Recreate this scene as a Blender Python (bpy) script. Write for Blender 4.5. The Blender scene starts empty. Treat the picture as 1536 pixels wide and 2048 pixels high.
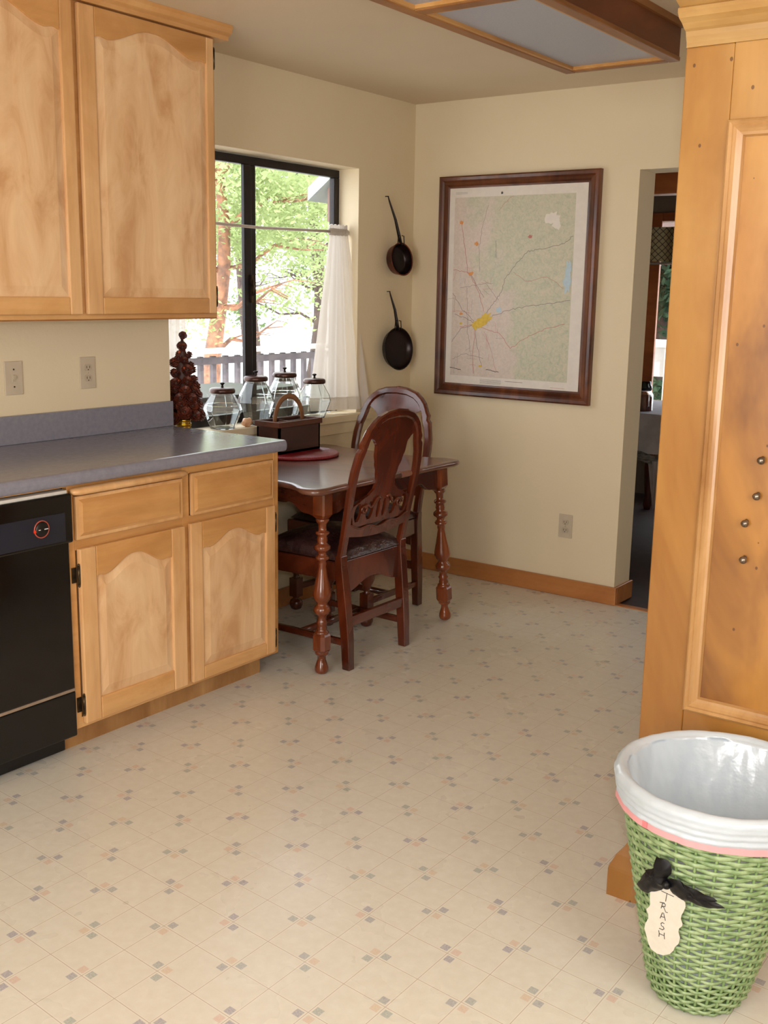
import bpy, math, random
from mathutils import Vector, Matrix
C = bpy.context.scene.collection
PI = math.pi
sin, cos = math.sin, math.cos

# ------------------------------------------------------------------ helpers
def lin(c):
    f = lambda v: v/12.92 if v <= .04045 else ((v+.055)/1.055)**2.4
    return tuple(f(v/255.0) for v in c) + (1.0,)

class MB:
    def __init__(s): s.v = []; s.f = []; s.m = []; s.s = []
    def add(s, vs, fs, mi=0, smooth=False, M=None):
        o = len(s.v)
        for v in vs:
            v = Vector(v)
            s.v.append(M @ v if M is not None else v)
        for f in fs:
            s.f.append([i+o for i in f]); s.m.append(mi); s.s.append(smooth)
        return s
    def box(s, a, b, mi=0, M=None):
        (x0, y0, z0), (x1, y1, z1) = a, b
        vs = [(x0,y0,z0),(x1,y0,z0),(x1,y1,z0),(x0,y1,z0),(x0,y0,z1),(x1,y0,z1),(x1,y1,z1),(x0,y1,z1)]
        return s.add(vs, [(0,3,2,1),(4,5,6,7),(0,1,5,4),(1,2,6,5),(2,3,7,6),(3,0,4,7)], mi, False, M)
    def lathe(s, prof, c=(0,0,0), n=24, mi=0, M=None, smooth=True, cap=True):
        vs = []; fs = []
        for r, z in prof:
            for k in range(n):
                a = 2*PI*k/n; vs.append((c[0]+r*cos(a), c[1]+r*sin(a), c[2]+z))
        for i in range(len(prof)-1):
            for k in range(n):
                k2 = (k+1) % n
                fs.append((i*n+k, i*n+k2, (i+1)*n+k2, (i+1)*n+k))
        s.add(vs, fs, mi, smooth, M)
        if cap:
            o = len(s.v) - len(vs)
            s.f.append([o+k for k in reversed(range(n))]); s.m.append(mi); s.s.append(False)
            s.f.append([o+(len(prof)-1)*n+k for k in range(n)]); s.m.append(mi); s.s.append(False)
        return s
    def tube(s, pts, r, n=8, mi=0, M=None, flat=None, smooth=True, closed=False, up=None):
        pts = [Vector(p) for p in pts]; N = len(pts)
        rr = r if isinstance(r, (list, tuple)) else [r]*N
        vs = []; fs = []; ref = Vector(up) if up else None
        for i, p in enumerate(pts):
            if closed: t = pts[(i+1) % N] - pts[i-1]
            else: t = pts[min(i+1, N-1)] - pts[max(i-1, 0)]
            t.normalize()
            if ref is None:
                ref = Vector((0,0,1)) if abs(t.z) < .9 else Vector((1,0,0))
            a = ref - t*ref.dot(t)
            if a.length < 1e-6: a = t.orthogonal()
            a.normalize(); b = t.cross(a)
            if up is None: ref = a
            fa, fb = flat if flat else (1, 1)
            for k in range(n):
                an = 2*PI*(k+.5)/n
                vs.append(p + a*(cos(an)*rr[i]*fa) + b*(sin(an)*rr[i]*fb))
        L = N if closed else N-1
        for i in range(L):
            j = (i+1) % N
            for k in range(n):
                k2 = (k+1) % n
                fs.append((i*n+k, i*n+k2, j*n+k2, j*n+k))
        if not closed:
            fs.append(tuple(reversed(range(n)))); fs.append(tuple((N-1)*n+k for k in range(n)))
        return s.add(vs, fs, mi, smooth, M)
    def prism(s, poly, t0, t1, mp, mi=0, smooth=False, M=None):
        """poly: 2D points (any simple outline, ear-clipped by ngon); mp(u,v,t)->xyz"""
        n = len(poly)
        vs = [mp(u, v, t0) for u, v in poly] + [mp(u, v, t1) for u, v in poly]
        fs = [tuple(reversed(range(n))), tuple(range(n, 2*n))]
        fs += [(i, (i+1) % n, n+(i+1) % n, n+i) for i in range(n)]
        return s.add(vs, fs, mi, smooth, M)
    def loft(s, loops, mi=0, smooth=True, cap=True, M=None):
        n = len(loops[0]); vs = [p for L in loops for p in L]; fs = []
        for i in range(len(loops)-1):
            for k in range(n):
                k2 = (k+1) % n; fs.append((i*n+k, i*n+k2, (i+1)*n+k2, (i+1)*n+k))
        s.add(vs, fs, mi, smooth, M)
        if cap:
            o = len(s.v)-len(vs)
            s.f.append([o+k for k in reversed(range(n))]); s.m.append(mi); s.s.append(False)
            s.f.append([o+(len(loops)-1)*n+k for k in range(n)]); s.m.append(mi); s.s.append(False)
        return s
    def grid(s, fn, nu, nv, mi=0, smooth=True, M=None):
        vs = [fn(i/nu, j/nv) for j in range(nv+1) for i in range(nu+1)]
        fs = [(j*(nu+1)+i, j*(nu+1)+i+1, (j+1)*(nu+1)+i+1, (j+1)*(nu+1)+i) for j in range(nv) for i in range(nu)]
        return s.add(vs, fs, mi, smooth, M)

def worldloc(p):
    v = Vector((0,0,0))
    while p is not None: v += p.location; p = p.parent
    return v

def build(name, mb, mats, parent=None, loc=None, bevel=0, fix=True, local=False, solid=0, sub=0):
    """mb in world coordinates unless local=True. loc = origin of a top-level mesh."""
    me = bpy.data.meshes.new(name)
    if parent is not None: off = Vector((0,0,0)) if local else worldloc(parent)
    else: off = Vector(loc) if loc is not None else Vector((0,0,0))
    me.from_pydata([tuple(v-off) for v in mb.v], [], mb.f)
    if not isinstance(mats, (list, tuple)): mats = [mats]
    for m in mats: me.materials.append(m)
    me.polygons.foreach_set('material_index', mb.m)
    me.polygons.foreach_set('use_smooth', mb.s)
    me.validate(); me.update()
    if fix:
        import bmesh
        b = bmesh.new(); b.from_mesh(me); bmesh.ops.recalc_face_normals(b, faces=b.faces); b.to_mesh(me); b.free()
    o = bpy.data.objects.new(name, me); C.objects.link(o)
    if parent is not None: o.parent = parent
    elif loc is not None: o.location = loc
    if solid:
        md = o.modifiers.new('Solidify', 'SOLIDIFY'); md.thickness = solid; md.offset = 0
    if bevel:
        md = o.modifiers.new('Bevel', 'BEVEL'); md.width = bevel; md.segments = 2; md.limit_method = 'ANGLE'; md.angle_limit = math.radians(40)
    if sub:
        md = o.modifiers.new('Subdivision', 'SUBSURF'); md.levels = sub; md.render_levels = sub
    return o

def thing(name, label, cat, loc, group=None, rz=0):
    o = bpy.data.objects.new(name, None); C.objects.link(o); o.location = loc; o.rotation_euler = (0,0,rz)
    o.empty_display_size = .1
    return tag(o, label, cat, group)
def tag(o, label, cat, group=None, kind=None):
    o['label'] = label; o['category'] = cat
    if group: o['group'] = group
    if kind: o['kind'] = kind
    return o
def struct(name, mb, mats, bevel=0, parent=None, loc=None):
    o = build(name, mb, mats, parent=parent, bevel=bevel, loc=loc)
    if parent is None: o['kind'] = 'structure'
    return o
def dup(root, loc, rz, label, group=None):
    r = root.copy(); C.objects.link(r); r.location = loc; r.rotation_euler = (0,0,rz); r['label'] = label
    if group: r['group'] = group
    for ch in list(root.children):
        c = ch.copy(); C.objects.link(c); c.parent = r
        for g in list(ch.children):
            d = g.copy(); C.objects.link(d); d.parent = c
    return r

# ------------------------------------------------------------------ materials
class NT:
    def __init__(s, name):
        s.m = bpy.data.materials.new(name); s.m.use_nodes = True; s.t = s.m.node_tree
        s.b = s.t.nodes['Principled BSDF']; s.out = s.t.nodes['Material Output']
    def n(s, typ, **kw):
        nd = s.t.nodes.new(typ)
        for k, v in kw.items():
            if k.startswith('_'): setattr(nd, k[1:], v)
            else: nd.inputs[k.replace('__', ' ')].default_value = v
        return nd
    def l(s, a, b): s.t.links.new(a, b)
    def math(s, op, a, b=None, clamp=False):
        nd = s.t.nodes.new('ShaderNodeMath'); nd.operation = op; nd.use_clamp = clamp
        for i, x in enumerate((a, b)):
            if x is None: continue
            if isinstance(x, (int, float)): nd.inputs[i].default_value = x
            else: s.l(x, nd.inputs[i])
        return nd.outputs[0]
    def mix(s, fac, a, b, blend='MIX'):
        nd = s.t.nodes.new('ShaderNodeMix'); nd.data_type = 'RGBA'; nd.blend_type = blend
        if isinstance(fac, (int, float)): nd.inputs[0].default_value = fac
        else: s.l(fac, nd.inputs[0])
        for i, x in ((6, a), (7, b)):
            if isinstance(x, tuple): nd.inputs[i].default_value = x
            else: s.l(x, nd.inputs[i])
        return nd.outputs[2]
    def coord(s, scale=(1,1,1), rot=(0,0,0)):
        tc = s.t.nodes.new('ShaderNodeTexCoord'); mp = s.t.nodes.new('ShaderNodeMapping')
        mp.inputs['Scale'].default_value = scale; mp.inputs['Rotation'].default_value = rot
        s.l(tc.outputs['Object'], mp.inputs['Vector']); return mp.outputs[0]
    def noise(s, co, scale, detail=4, rough=.55, dist=0):
        nd = s.t.nodes.new('ShaderNodeTexNoise'); nd.inputs['Scale'].default_value = scale
        nd.inputs['Detail'].default_value = detail; nd.inputs['Roughness'].default_value = rough
        nd.inputs['Distortion'].default_value = dist
        if co is not None: s.l(co, nd.inputs['Vector'])
        return nd.outputs['Fac']
    def ramp(s, fac, stops):
        nd = s.t.nodes.new('ShaderNodeValToRGB'); e = nd.color_ramp.elements
        e[0].position, e[0].color = stops[0]; e[1].position, e[1].color = stops[-1]
        for p, c in stops[1:-1]:
            x = e.new(p); x.color = c
        s.l(fac, nd.inputs[0]); return nd.outputs[0]
    def bump(s, h, strength=.3, dist=.002):
        nd = s.t.nodes.new('ShaderNodeBump'); nd.inputs['Strength'].default_value = strength; nd.inputs['Distance'].default_value = dist
        s.l(h, nd.inputs['Height']); s.l(nd.outputs[0], s.b.inputs['Normal'])

def mat(name, c1, c2=None, scale=8, rough=.5, metal=0, spec=.5, stretch=(1,1,1), bump=0, bdist=.002, lo=.35, hi=.65, detail=4, coat=0):
    w = NT(name); b = w.b
    b.inputs['Roughness'].default_value = rough; b.inputs['Metallic'].default_value = metal
    b.inputs['Specular IOR Level'].default_value = spec
    if coat: b.inputs['Coat Weight'].default_value = coat; b.inputs['Coat Roughness'].default_value = .12
    co = w.coord(stretch)
    if c2 is None: c2 = tuple(max(0, v-8) for v in c1)
    f = w.noise(co, scale, detail)
    w.l(w.ramp(f, [(lo, lin(c1)), (hi, lin(c2))]), b.inputs['Base Color'])
    if bump: w.bump(f, bump, bdist)
    return w.m

def wood(name, light, mid, dark, axis='z', rough=.35, grain=28, blotch=4, specks=0, coat=0, spec=.5, gmix=.5):
    """stretched grain plus soft blotches, optional knots"""
    w = NT(name); b = w.b
    st = {'z': (1,1,.07), 'x': (.07,1,1), 'y': (1,.07,1)}[axis]
    g = w.noise(w.coord(st), grain, 5, .6, .4)
    bl = w.noise(w.coord({'z': (1,1,.4), 'x': (.4,1,1), 'y': (1,.4,1)}[axis]), blotch, 5, .6, .8)
    base = w.ramp(bl, [(.33, lin(dark)), (.5, lin(mid)), (.66, lin(light))])
    gr = w.ramp(g, [(.3, (.72,.66,.6,1)), (.62, (1.06,1.05,1.03,1))])
    col = w.mix(gmix, base, gr, 'MULTIPLY')
    if specks:
        vo = w.n('ShaderNodeTexVoronoi', Scale=specks); w.l(w.coord((1,1,.75)), vo.inputs['Vector'])
        k = w.math('LESS_THAN', vo.outputs['Distance'], .075)
        rnd = w.n('ShaderNodeSeparateColor'); w.l(vo.outputs['Color'], rnd.inputs[0])
        k = w.math('MULTIPLY', k, w.math('GREATER_THAN', rnd.outputs[0], .35))
        col = w.mix(w.math('MULTIPLY', k, .75), col, lin((70,35,12)))
    w.l(col, b.inputs['Base Color'])
    b.inputs['Roughness'].default_value = rough; b.inputs['Specular IOR Level'].default_value = spec
    if coat: b.inputs['Coat Weight'].default_value = coat; b.inputs['Coat Roughness'].default_value = .1
    w.bump(g, .12, .001)
    return w.m

def plaster(name, c):
    w = NT(name); co = w.coord()
    n1 = w.noise(co, 70, 4, .6); n2 = w.noise(co, 2.5, 3)
    w.l(w.ramp(n2, [(.3, lin(tuple(v-4 for v in c))), (.7, lin(c))]), w.b.inputs['Base Color'])
    w.b.inputs['Roughness'].default_value = .75; w.b.inputs['Specular IOR Level'].default_value = .25
    w.bump(n1, .25, .0025); return w.m

def floor_mat():
    w = NT('printed_vinyl'); tc = w.t.nodes.new('ShaderNodeTexCoord'); sp = w.t.nodes.new('ShaderNodeSeparateXYZ')
    w.l(tc.outputs['Object'], sp.inputs[0]); X, Y = sp.outputs[0], sp.outputs[1]
    m = w.math
    x = m('SUBTRACT', X, 1.50837); y = m('SUBTRACT', Y, -1.44592)
    u = m('ADD', m('MULTIPLY', x, 8.6093), m('MULTIPLY', y, -.0523))
    v = m('ADD', m('MULTIPLY', x, .5587), m('MULTIPLY', y, 8.4833))
    i = m('ROUND', u); j = m('ROUND', v); du = m('SUBTRACT', u, i); dv = m('SUBTRACT', v, j)
    au = m('ABSOLUTE', du); av = m('ABSOLUTE', dv)
    s = m('ADD', i, j)
    even = m('LESS_THAN', m('FLOORED_MODULO', s, 2), .5)
    half = m('LESS_THAN', m('FLOORED_MODULO', m('MULTIPLY', s, .5), 2), .5)       # 1 -> pink at du>0
    iev = m('LESS_THAN', m('FLOORED_MODULO', i, 2), .5)
    same = m('GREATER_THAN', m('MULTIPLY', du, dv), 0)
    blueq = m('COMPARE', same, iev)                                       # same quadrant set
    w.t.nodes[-1].inputs[2].default_value = .1
    pinkq = m('SUBTRACT', 1, blueq)
    dpos = m('GREATER_THAN', du, 0)
    side = m('COMPARE', dpos, half); w.t.nodes[-1].inputs[2].default_value = .1
    pinkq = m('MULTIPLY', pinkq, side)
    g0, g1 = .045, .215
    def inn(a): return m('MULTIPLY', m('GREATER_THAN', a, g0), m('LESS_THAN', a, g1))
    sq = m('MULTIPLY', m('MULTIPLY', inn(au), inn(av)), even)
    co = w.coord(); fine = w.noise(co, 260, 2, .7); mid = w.noise(co, 34, 4, .6); big = w.noise(co, 2.2, 3)
    wear = w.ramp(fine, [(.3, (.45,)*3+(1,)), (.62, (1,1,1,1))])
    base = w.ramp(mid, [(.3, lin((220,214,202))), (.5, lin((224,219,208))), (.72, lin((229,225,215)))])
    base = w.mix(w.math('MULTIPLY', big, .35), base, lin((212,204,190)))
    tint = w.noise(co, 6, 1)
    blue = w.ramp(tint, [(.42, lin((160,156,170))), (.58, lin((164,172,168)))])
    pink = w.ramp(tint, [(.4, lin((214,176,162))), (.6, lin((212,186,158)))])
    bm = m('MULTIPLY', m('MULTIPLY', m('MULTIPLY', sq, blueq), wear), .9)
    pk = m('MULTIPLY', m('MULTIPLY', m('MULTIPLY', sq, pinkq), wear), .7)
    col = w.mix(bm, base, blue); col = w.mix(pk, col, pink)
    # printed joint lines
    lw = .0075
    near = m('MAXIMUM', m('LESS_THAN', au, lw), m('LESS_THAN', av, lw))
    col = w.mix(m('MULTIPLY', near, .55), col, lin((158,132,128)))
    pale = m('MULTIPLY', m('MINIMUM', m('LESS_THAN', m('ABSOLUTE', m('SUBTRACT', m('MINIMUM', au, av), .018)), .008), 1), .35)
    col = w.mix(pale, col, lin((240,232,215)))
    w.l(col, w.b.inputs['Base Color'])
    w.l(w.ramp(w.noise(co, 5, 3), [(.3, (.24,)*3+(1,)), (.7, (.36,)*3+(1,))]), w.b.inputs['Roughness'])
    w.b.inputs['Specular IOR Level'].default_value = .45
    w.bump(w.noise(co, 9, 3), .12, .003)
    return w.m

def glass_pane(name, tint=(1,1,1,1)):
    w = NT(name); t = w.t
    tr = t.nodes.new('ShaderNodeBsdfTransparent'); tr.inputs[0].default_value = tint
    gl = t.nodes.new('ShaderNodeBsdfGlossy'); gl.inputs['Roughness'].default_value = .02
    fr = t.nodes.new('ShaderNodeFresnel'); ge = t.nodes.new('ShaderNodeNewGeometry')
    mr = t.nodes.new('ShaderNodeMapRange'); mr.inputs['To Min'].default_value = 1.3; mr.inputs['To Max'].default_value = 1/1.3
    w.l(ge.outputs['Backfacing'], mr.inputs['Value']); w.l(mr.outputs[0], fr.inputs[0])
    mx = t.nodes.new('ShaderNodeMixShader'); w.l(fr.outputs[0], mx.inputs[0]); w.l(tr.outputs[0], mx.inputs[1]); w.l(gl.outputs[0], mx.inputs[2])
    w.l(mx.outputs[0], w.out.inputs[0]); return w.m
def clear_glass(name, tint=(.96,.99,.98,1)):
    w = NT(name); b = w.b; b.inputs['Base Color'].default_value = tint; b.inputs['Roughness'].default_value = .02
    b.inputs['Transmission Weight'].default_value = 1; b.inputs['IOR'].default_value = 1.45; return w.m
def sheer(name, col, trans=.5, clear=.15, rough=.7, bump=0, gloss=0, scale=40):
    w = NT(name); t = w.t
    d = t.nodes.new('ShaderNodeBsdfDiffuse'); d.inputs[0].default_value = lin(col)
    r = t.nodes.new('ShaderNodeBsdfTranslucent'); r.inputs[0].default_value = lin(col)
    m1 = t.nodes.new('ShaderNodeMixShader'); m1.inputs[0].default_value = trans
    w.l(d.outputs[0], m1.inputs[1]); w.l(r.outputs[0], m1.inputs[2]); last = m1
    if gloss:
        g = t.nodes.new('ShaderNodeBsdfGlossy'); g.inputs['Roughness'].default_value = rough
        m3 = t.nodes.new('ShaderNodeMixShader'); m3.inputs[0].default_value = gloss
        w.l(last.outputs[0], m3.inputs[1]); w.l(g.outputs[0], m3.inputs[2]); last = m3
        nz = w.noise(w.coord(), scale, 3); bp = t.nodes.new('ShaderNodeBump'); bp.inputs['Strength'].default_value = bump
        bp.inputs['Distance'].default_value = .004; w.l(nz, bp.inputs['Height'])
        for q in (d, g): w.l(bp.outputs[0], q.inputs['Normal'])
    if clear:
        c = t.nodes.new('ShaderNodeBsdfTransparent'); m2 = t.nodes.new('ShaderNodeMixShader'); m2.inputs[0].default_value = clear
        w.l(last.outputs[0], m2.inputs[1]); w.l(c.outputs[0], m2.inputs[2]); last = m2
    w.l(last.outputs[0], w.out.inputs[0]); return w.m

M = {}
M['wall'] = plaster('cream_wall_paint', (231,216,186))
M['ceil'] = plaster('cream_ceiling_paint', (222,206,180))
M['floor'] = floor_mat()
M['maple_rail'] = wood('golden_maple_frame', (218,170,114), (206,154,96), (192,138,80), 'y', .3, 20, 5, coat=.3)
M['maple'] = wood('golden_maple_stile', (226,182,132), (216,168,116), (202,152,98), 'z', .3, 20, 5, coat=.3)
M['maple_panel'] = wood('mottled_maple_panel', (234,200,158), (226,186,142), (206,158,112), 'z', .28, 16, 9, coat=.35, gmix=.25)
M['pine'] = wood('honey_pine', (180,136,76), (166,118,56), (144,94,38), 'z', .3, 16, 2.4, specks=22, coat=.35, gmix=.35)
M['pine_panel'] = wood('honey_pine_panel', (184,136,72), (168,116,52), (112,66,26), 'z', .3, 10, 2.6, specks=26, coat=.35, gmix=.3)
M['pine_trim'] = wood('pale_pine_moulding', (188,146,96), (174,130,80), (150,104,56), 'z', .3, 20, 5, coat=.3)
M['crown_wood'] = wood('pale_pine_crown', (190,154,98), (178,140,84), (162,120,64), 'x', .35, 18, 4)
M['base_wood'] = wood('orange_pine_baseboard', (198,138,84), (184,122,68), (164,102,54), 'x', .35, 20, 4, coat=.2)
M['walnut'] = wood('reddish_walnut', (108,48,26), (88,36,17), (62,23,11), 'z', .22, 22, 5, coat=.5)
M['walnut_x'] = wood('reddish_walnut_crosswise', (100,44,25), (82,34,18), (60,23,12), 'x', .22, 22, 5, coat=.5)
M['table_leg'] = wood('chestnut_turned_wood', (132,66,31), (110,50,22), (80,33,14), 'z', .2, 20, 6, coat=.6)
M['table_top'] = wood('worn_walnut_tabletop', (124,82,66), (108,68,54), (86,50,38), 'x', .32, 20, 4, coat=.7)
M['beam'] = wood('dark_red_brown_and_shade', (126,70,36), (108,56,28), (88,42,20), 'y', .45, 16, 3)  # unlit shade put into the light box boards; the dining beam is dark itself
M['beam_trim'] = wood('oak_trim', (170,118,66), (152,100,52), (128,80,38), 'y', .4, 20, 4)
M['trim_light'] = wood('light_oak_bead', (218,168,104), (204,152,88), (182,128,68), 'y', .35, 20, 4)
M['map_frame'] = wood('dark_walnut_frame', (118,66,36), (94,48,24), (66,30,16), 'z', .32, 26, 8, coat=.2)
M['box_wood'] = wood('worn_brown_box', (112,62,34), (90,46,24), (66,32,18), 'y', .5, 16, 5)
M['box_dark'] = wood('dark_box_side', (78,40,22), (60,28,16), (44,20,12), 'y', .5, 16, 5)
M['handle_wood'] = wood('bent_wood_handle', (150,104,66), (130,86,52), (104,64,38), 'y', .5, 20, 5)
M['counter'] = mat('blue_grey_laminate', (136,136,150), (128,128,142), 60, .2, spec=.6, detail=6)
M['leather'] = mat('dark_brown_leather', (74,46,44), (44,24,23), 16, .28, bump=.9, bdist=.012, spec=.7)
M['black_gloss'] = mat('black_enamel', (14,12,13), (9,8,9), 5, .12, spec=.5)
M['black_panel'] = mat('dark_control_panel', (34,37,50), (27,29,40), 5, .3)
M['black_matte'] = mat('black_plastic', (14,13,15), (9,9,10), 10, .4)
M['chrome'] = mat('chrome_shine_white', (236,236,234), (220,220,218), 20, .25, .25)  # bright reflection of the chrome strip is put into this white
M['grey_line'] = mat('tan_grey_strip', (150,130,112), (136,116,100), 20, .4)
M['dial_ring'] = mat('rust_red_ring', (180,84,66), (160,70,56), 20, .4)
M['dial_mark'] = mat('orange_red_mark', (235,60,30), (225,50,25), 20, .4)
M['white_mark'] = mat('white_mark', (225,225,232), None, 20, .4)
M['hinge'] = mat('antique_bronze', (92,78,58), (60,50,38), 40, .35, .8)
M['plate'] = mat('beige_plastic_plate', (204,190,168), (198,184,162), 20, .35)
M['slot'] = mat('dark_slot', (70,58,48), (50,42,36), 20, .6)
M['socket'] = mat('beige_socket', (196,182,160), (186,172,150), 20, .35)
M['frame_dark'] = mat('dark_bronze_aluminium', (34,26,28), (26,20,22), 14, .38, .3)
M['pane'] = glass_pane('window_glass')
M['jar'] = clear_glass('clear_jar_glass')
M['lid'] = mat('dark_bronze_lid', (84,54,44), (58,36,30), 30, .3, .5)
M['sheer'] = sheer('white_sheer_cotton', (232,224,214), .36, .06)
M['lace'] = sheer('cream_lace', (206,190,150), .4, .1)
M['rod'] = mat('white_rod', (214,204,198), (204,194,188), 20, .35)
M['iron'] = mat('blackened_iron', (40,32,30), (22,18,18), 30, .35, .6)
M['copper'] = mat('tarnished_copper', (134,66,44), (70,34,26), 14, .35, .7)
M['copper_in'] = mat('blackened_pan_inside', (44,26,24), (24,18,18), 14, .3, .5)
M['basket'] = mat('green_painted_wicker', (158,178,132), (118,144,94), 46, .32, spec=.6, bump=.3, lo=.36, hi=.62)
M['basket_dark'] = mat('green_painted_stake', (140,166,112), (114,142,88), 40, .4)
M['liner'] = sheer('white_plastic_film', (222,234,248), .3, 0, .22, .5, .14, 26)
M['pinkband'] = sheer('pink_drawstring', (248,176,182), .25, 0, .3, .2, .06, 40)
M['paper'] = mat('off_white_card', (222,216,204), (216,210,198), 60, .6)
M['ink'] = mat('black_ink', (48,44,44), None, 20, .6)
M['ribbon'] = mat('black_satin_ribbon', (10,9,14), (5,4,7), 40, .42, spec=.3, bump=.3, bdist=.003)
M['nail'] = mat('steel_nail', (150,140,128), (110,100,92), 60, .25, .9)
M['diffuser'] = mat('blue_grey_acrylic', (176,182,198), (168,174,190), 200, .35)
M['red_mat'] = mat('red_woven_straw', (150,30,40), (110,16,26), 160, .35, bump=.9, bdist=.003, spec=.6)
M['cone'] = mat('brown_pine_cone', (120,56,36), (66,28,18), 40, .5)
M['cone_dark'] = mat('dark_pine_cone', (66,34,26), (38,20,16), 40, .6)
M['gold'] = mat('gold_foil', (206,166,66), (176,132,40), 30, .25, .9)
M['berry'] = mat('orange_bead', (200,90,40), (180,70,30), 30, .3)
M['shell'] = mat('peach_shell', (236,196,158), (206,150,110), 30, .4)
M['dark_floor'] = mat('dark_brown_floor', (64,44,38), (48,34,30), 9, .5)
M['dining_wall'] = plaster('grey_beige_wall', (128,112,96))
M['cloth'] = mat('grey_white_tablecloth', (196,192,198), (178,174,182), 12, .7)
M['cloth_pattern'] = mat('patterned_cloth_hem', (150,146,140), (74,74,78), 26, .7, stretch=(1,1,3))
M['orange_beam'] = wood('orange_beam', (190,110,54), (168,92,42), (140,72,32), 'x', .4, 16, 3)
M['honey'] = mat('amber_preserve', (120,30,14), (84,18,10), 20, .12)
M['yellow'] = mat('yellow_wax', (206,156,40), (190,136,30), 20, .4)
M['deck'] = wood('weathered_deck', (206,200,192), (190,184,176), (170,164,158), 'y', .6, 14, 3)
M['sunlit_white'] = mat('pale_painted_sunlight', (224,220,214), (210,206,200), 10, .5)  # sunlight put into the colour, for the rail top and the bright patch
M['baluster'] = mat('grey_brown_baluster', (112,104,108), (90,84,90), 10, .6)
M['leaf'] = sheer('pale_green_leaf', (160,174,122), .5, 0)
M['leaf2'] = sheer('deep_green_leaf', (118,138,96), .45, 0)
M['leaf3'] = sheer('dark_conifer_leaf', (58,76,58), .3, 0)
M['bark'] = mat('grey_brown_bark', (92,74,66), (64,50,46), 10, .8)
M['madrone'] = mat('orange_bark', (176,122,92), (120,88,74), 10, .6)
M['ground'] = mat('overexposed_ground', (226,224,220), (206,204,198), 6, .9)  # overexposed sunlight on the ground is put into this pale colour
M['patio_grey'] = mat('dark_grey_cover', (96,96,104), (78,78,86), 8, .5)
M['house_brown'] = mat('brown_siding', (118,92,84), (104,80,72), 6, .7)
M['fascia'] = mat('grey_fascia', (150,160,158), (138,148,146), 6, .6)
M['room2_green'] = mat('shaded_conifer', (64,84,66), (40,50,46), 8, .9)

# ------------------------------------------------------------------ dimensions
YB, HC = 1.698, 2.379           # back wall, ceiling height
XD, HD, YD2 = 1.216, 2.008, 1.873   # doorway jamb, head, far side
WY0, WY1, WZ0, WZ1 = .006, 1.235, .838, 2.027
XR, YF = 4.2, -4.4

# ------------------------------------------------------------------ room shell
b = MB(); b.box((0,YF,-.03),(XR,YB+.0,0)); struct('floor', b, M['floor'])
b = MB(); b.box((-.16,YF-.1,HC),(XR+.1,YD2,HC+.1)); struct('ceiling', b, M['ceil'])
b = MB()
b.box((-.16,YF,-.03),(0,WY0,HC)); b.box((-.16,WY1,-.03),(0,YD2,HC))
b.box((-.16,WY0,-.03),(0,WY1,WZ0)); b.box((-.16,WY0,WZ1),(0,WY1,HC))
struct('wall_left', b, M['wall'])
b = MB(); b.prism([(0,-.03),(XD,-.03),(XD,HD),(2.16,HD),(2.16,-.03),(XR,-.03),(XR,HC),(0,HC)], YB, YD2, lambda u, v, t: (u, t, v))
struct('wall_back', b, M['wall'])
b = MB(); b.box((XR,YF,-.03),(XR+.1,YD2,HC)); struct('wall_right', b, M['wall'])
b = MB(); b.box((-.16,YF-.1,-.03),(XR+.1,YF,HC)); struct('wall_front', b, M['wall'])

def baseboard(name, a, bb):
    m = MB(); m.box(a, bb); struct(name, m, M['base_wood'], bevel=.004)
baseboard('baseboard_back', (.0,YB-.016,0), (XD+.016,YB,.088))
baseboard('baseboard_jamb', (XD,YB,0), (XD+.016,YD2+.012,.088))
baseboard('baseboard_left', (0,.005,0), (.016,YB-.016,.088))

# ------------------------------------------------------------------ window 1
win = bpy.data.objects.new('window_1', None); C.objects.link(win); win.location = (-.12,.62,WZ0); win['kind'] = 'structure'
b = MB(); fy0, fy1, fz0, fz1 = WY0, WY1, WZ0+.03, WZ1-.004
b.box((-.15,fy0,fz1-.036),(-.118,fy1,fz1)); b.box((-.15,fy0,fz0),(-.118,fy1,fz0+.045))
b.box((-.15,fy1-.038,fz0+.045),(-.118,fy1,fz1-.036)); b.box((-.15,fy0,fz0+.045),(-.118,fy0+.038,fz1-.036))
b.box((-.15,.6,fz0+.045),(-.122,.648,fz1-.036))
build('window_frame', b, M['frame_dark'], win, bevel=.003)
b = MB(); x0, x1 = -.124,-.104     # sliding sash meeting stile in front
b.box((x0,.556,fz0+.045),(x1,.602,fz1-.036)); 
build('sash', b, M['frame_dark'], win, bevel=.003)
b = MB(); b.box((-.104,.606-.018,1.40),(-.094,.606-.004,1.52)); b.tube([(-.09,.597,1.5),(-.084,.597,1.47),(-.09,.597,1.43)], .004, 6)
build('latch', b, M['hinge'], win)
b = MB(); b.box((-.138,.04,fz0+.04),(-.134,.605,fz1-.03)); build('pane', b, M['pane'], win)
b = MB(); b.box((-.131,.64,fz0+.04),(-.127,1.2,fz1-.03)); build('pane', b, M['pane'], win)
b = MB(); b.box((-.118,WY0,WZ0),(.012,WY1,WZ0+.03)); b.box((.0,WY0,WZ0-.006),(.026,WY1+.11,WZ0+.03))
build('window_sill', b, M['wall'], win, bevel=.004)
b = MB(); b.box((0,WY0+.0,WZ0-.062),(.012,WY1+.09,WZ0-.006)); build('window_apron', b, M['wall'], win, bevel=.003)

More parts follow.
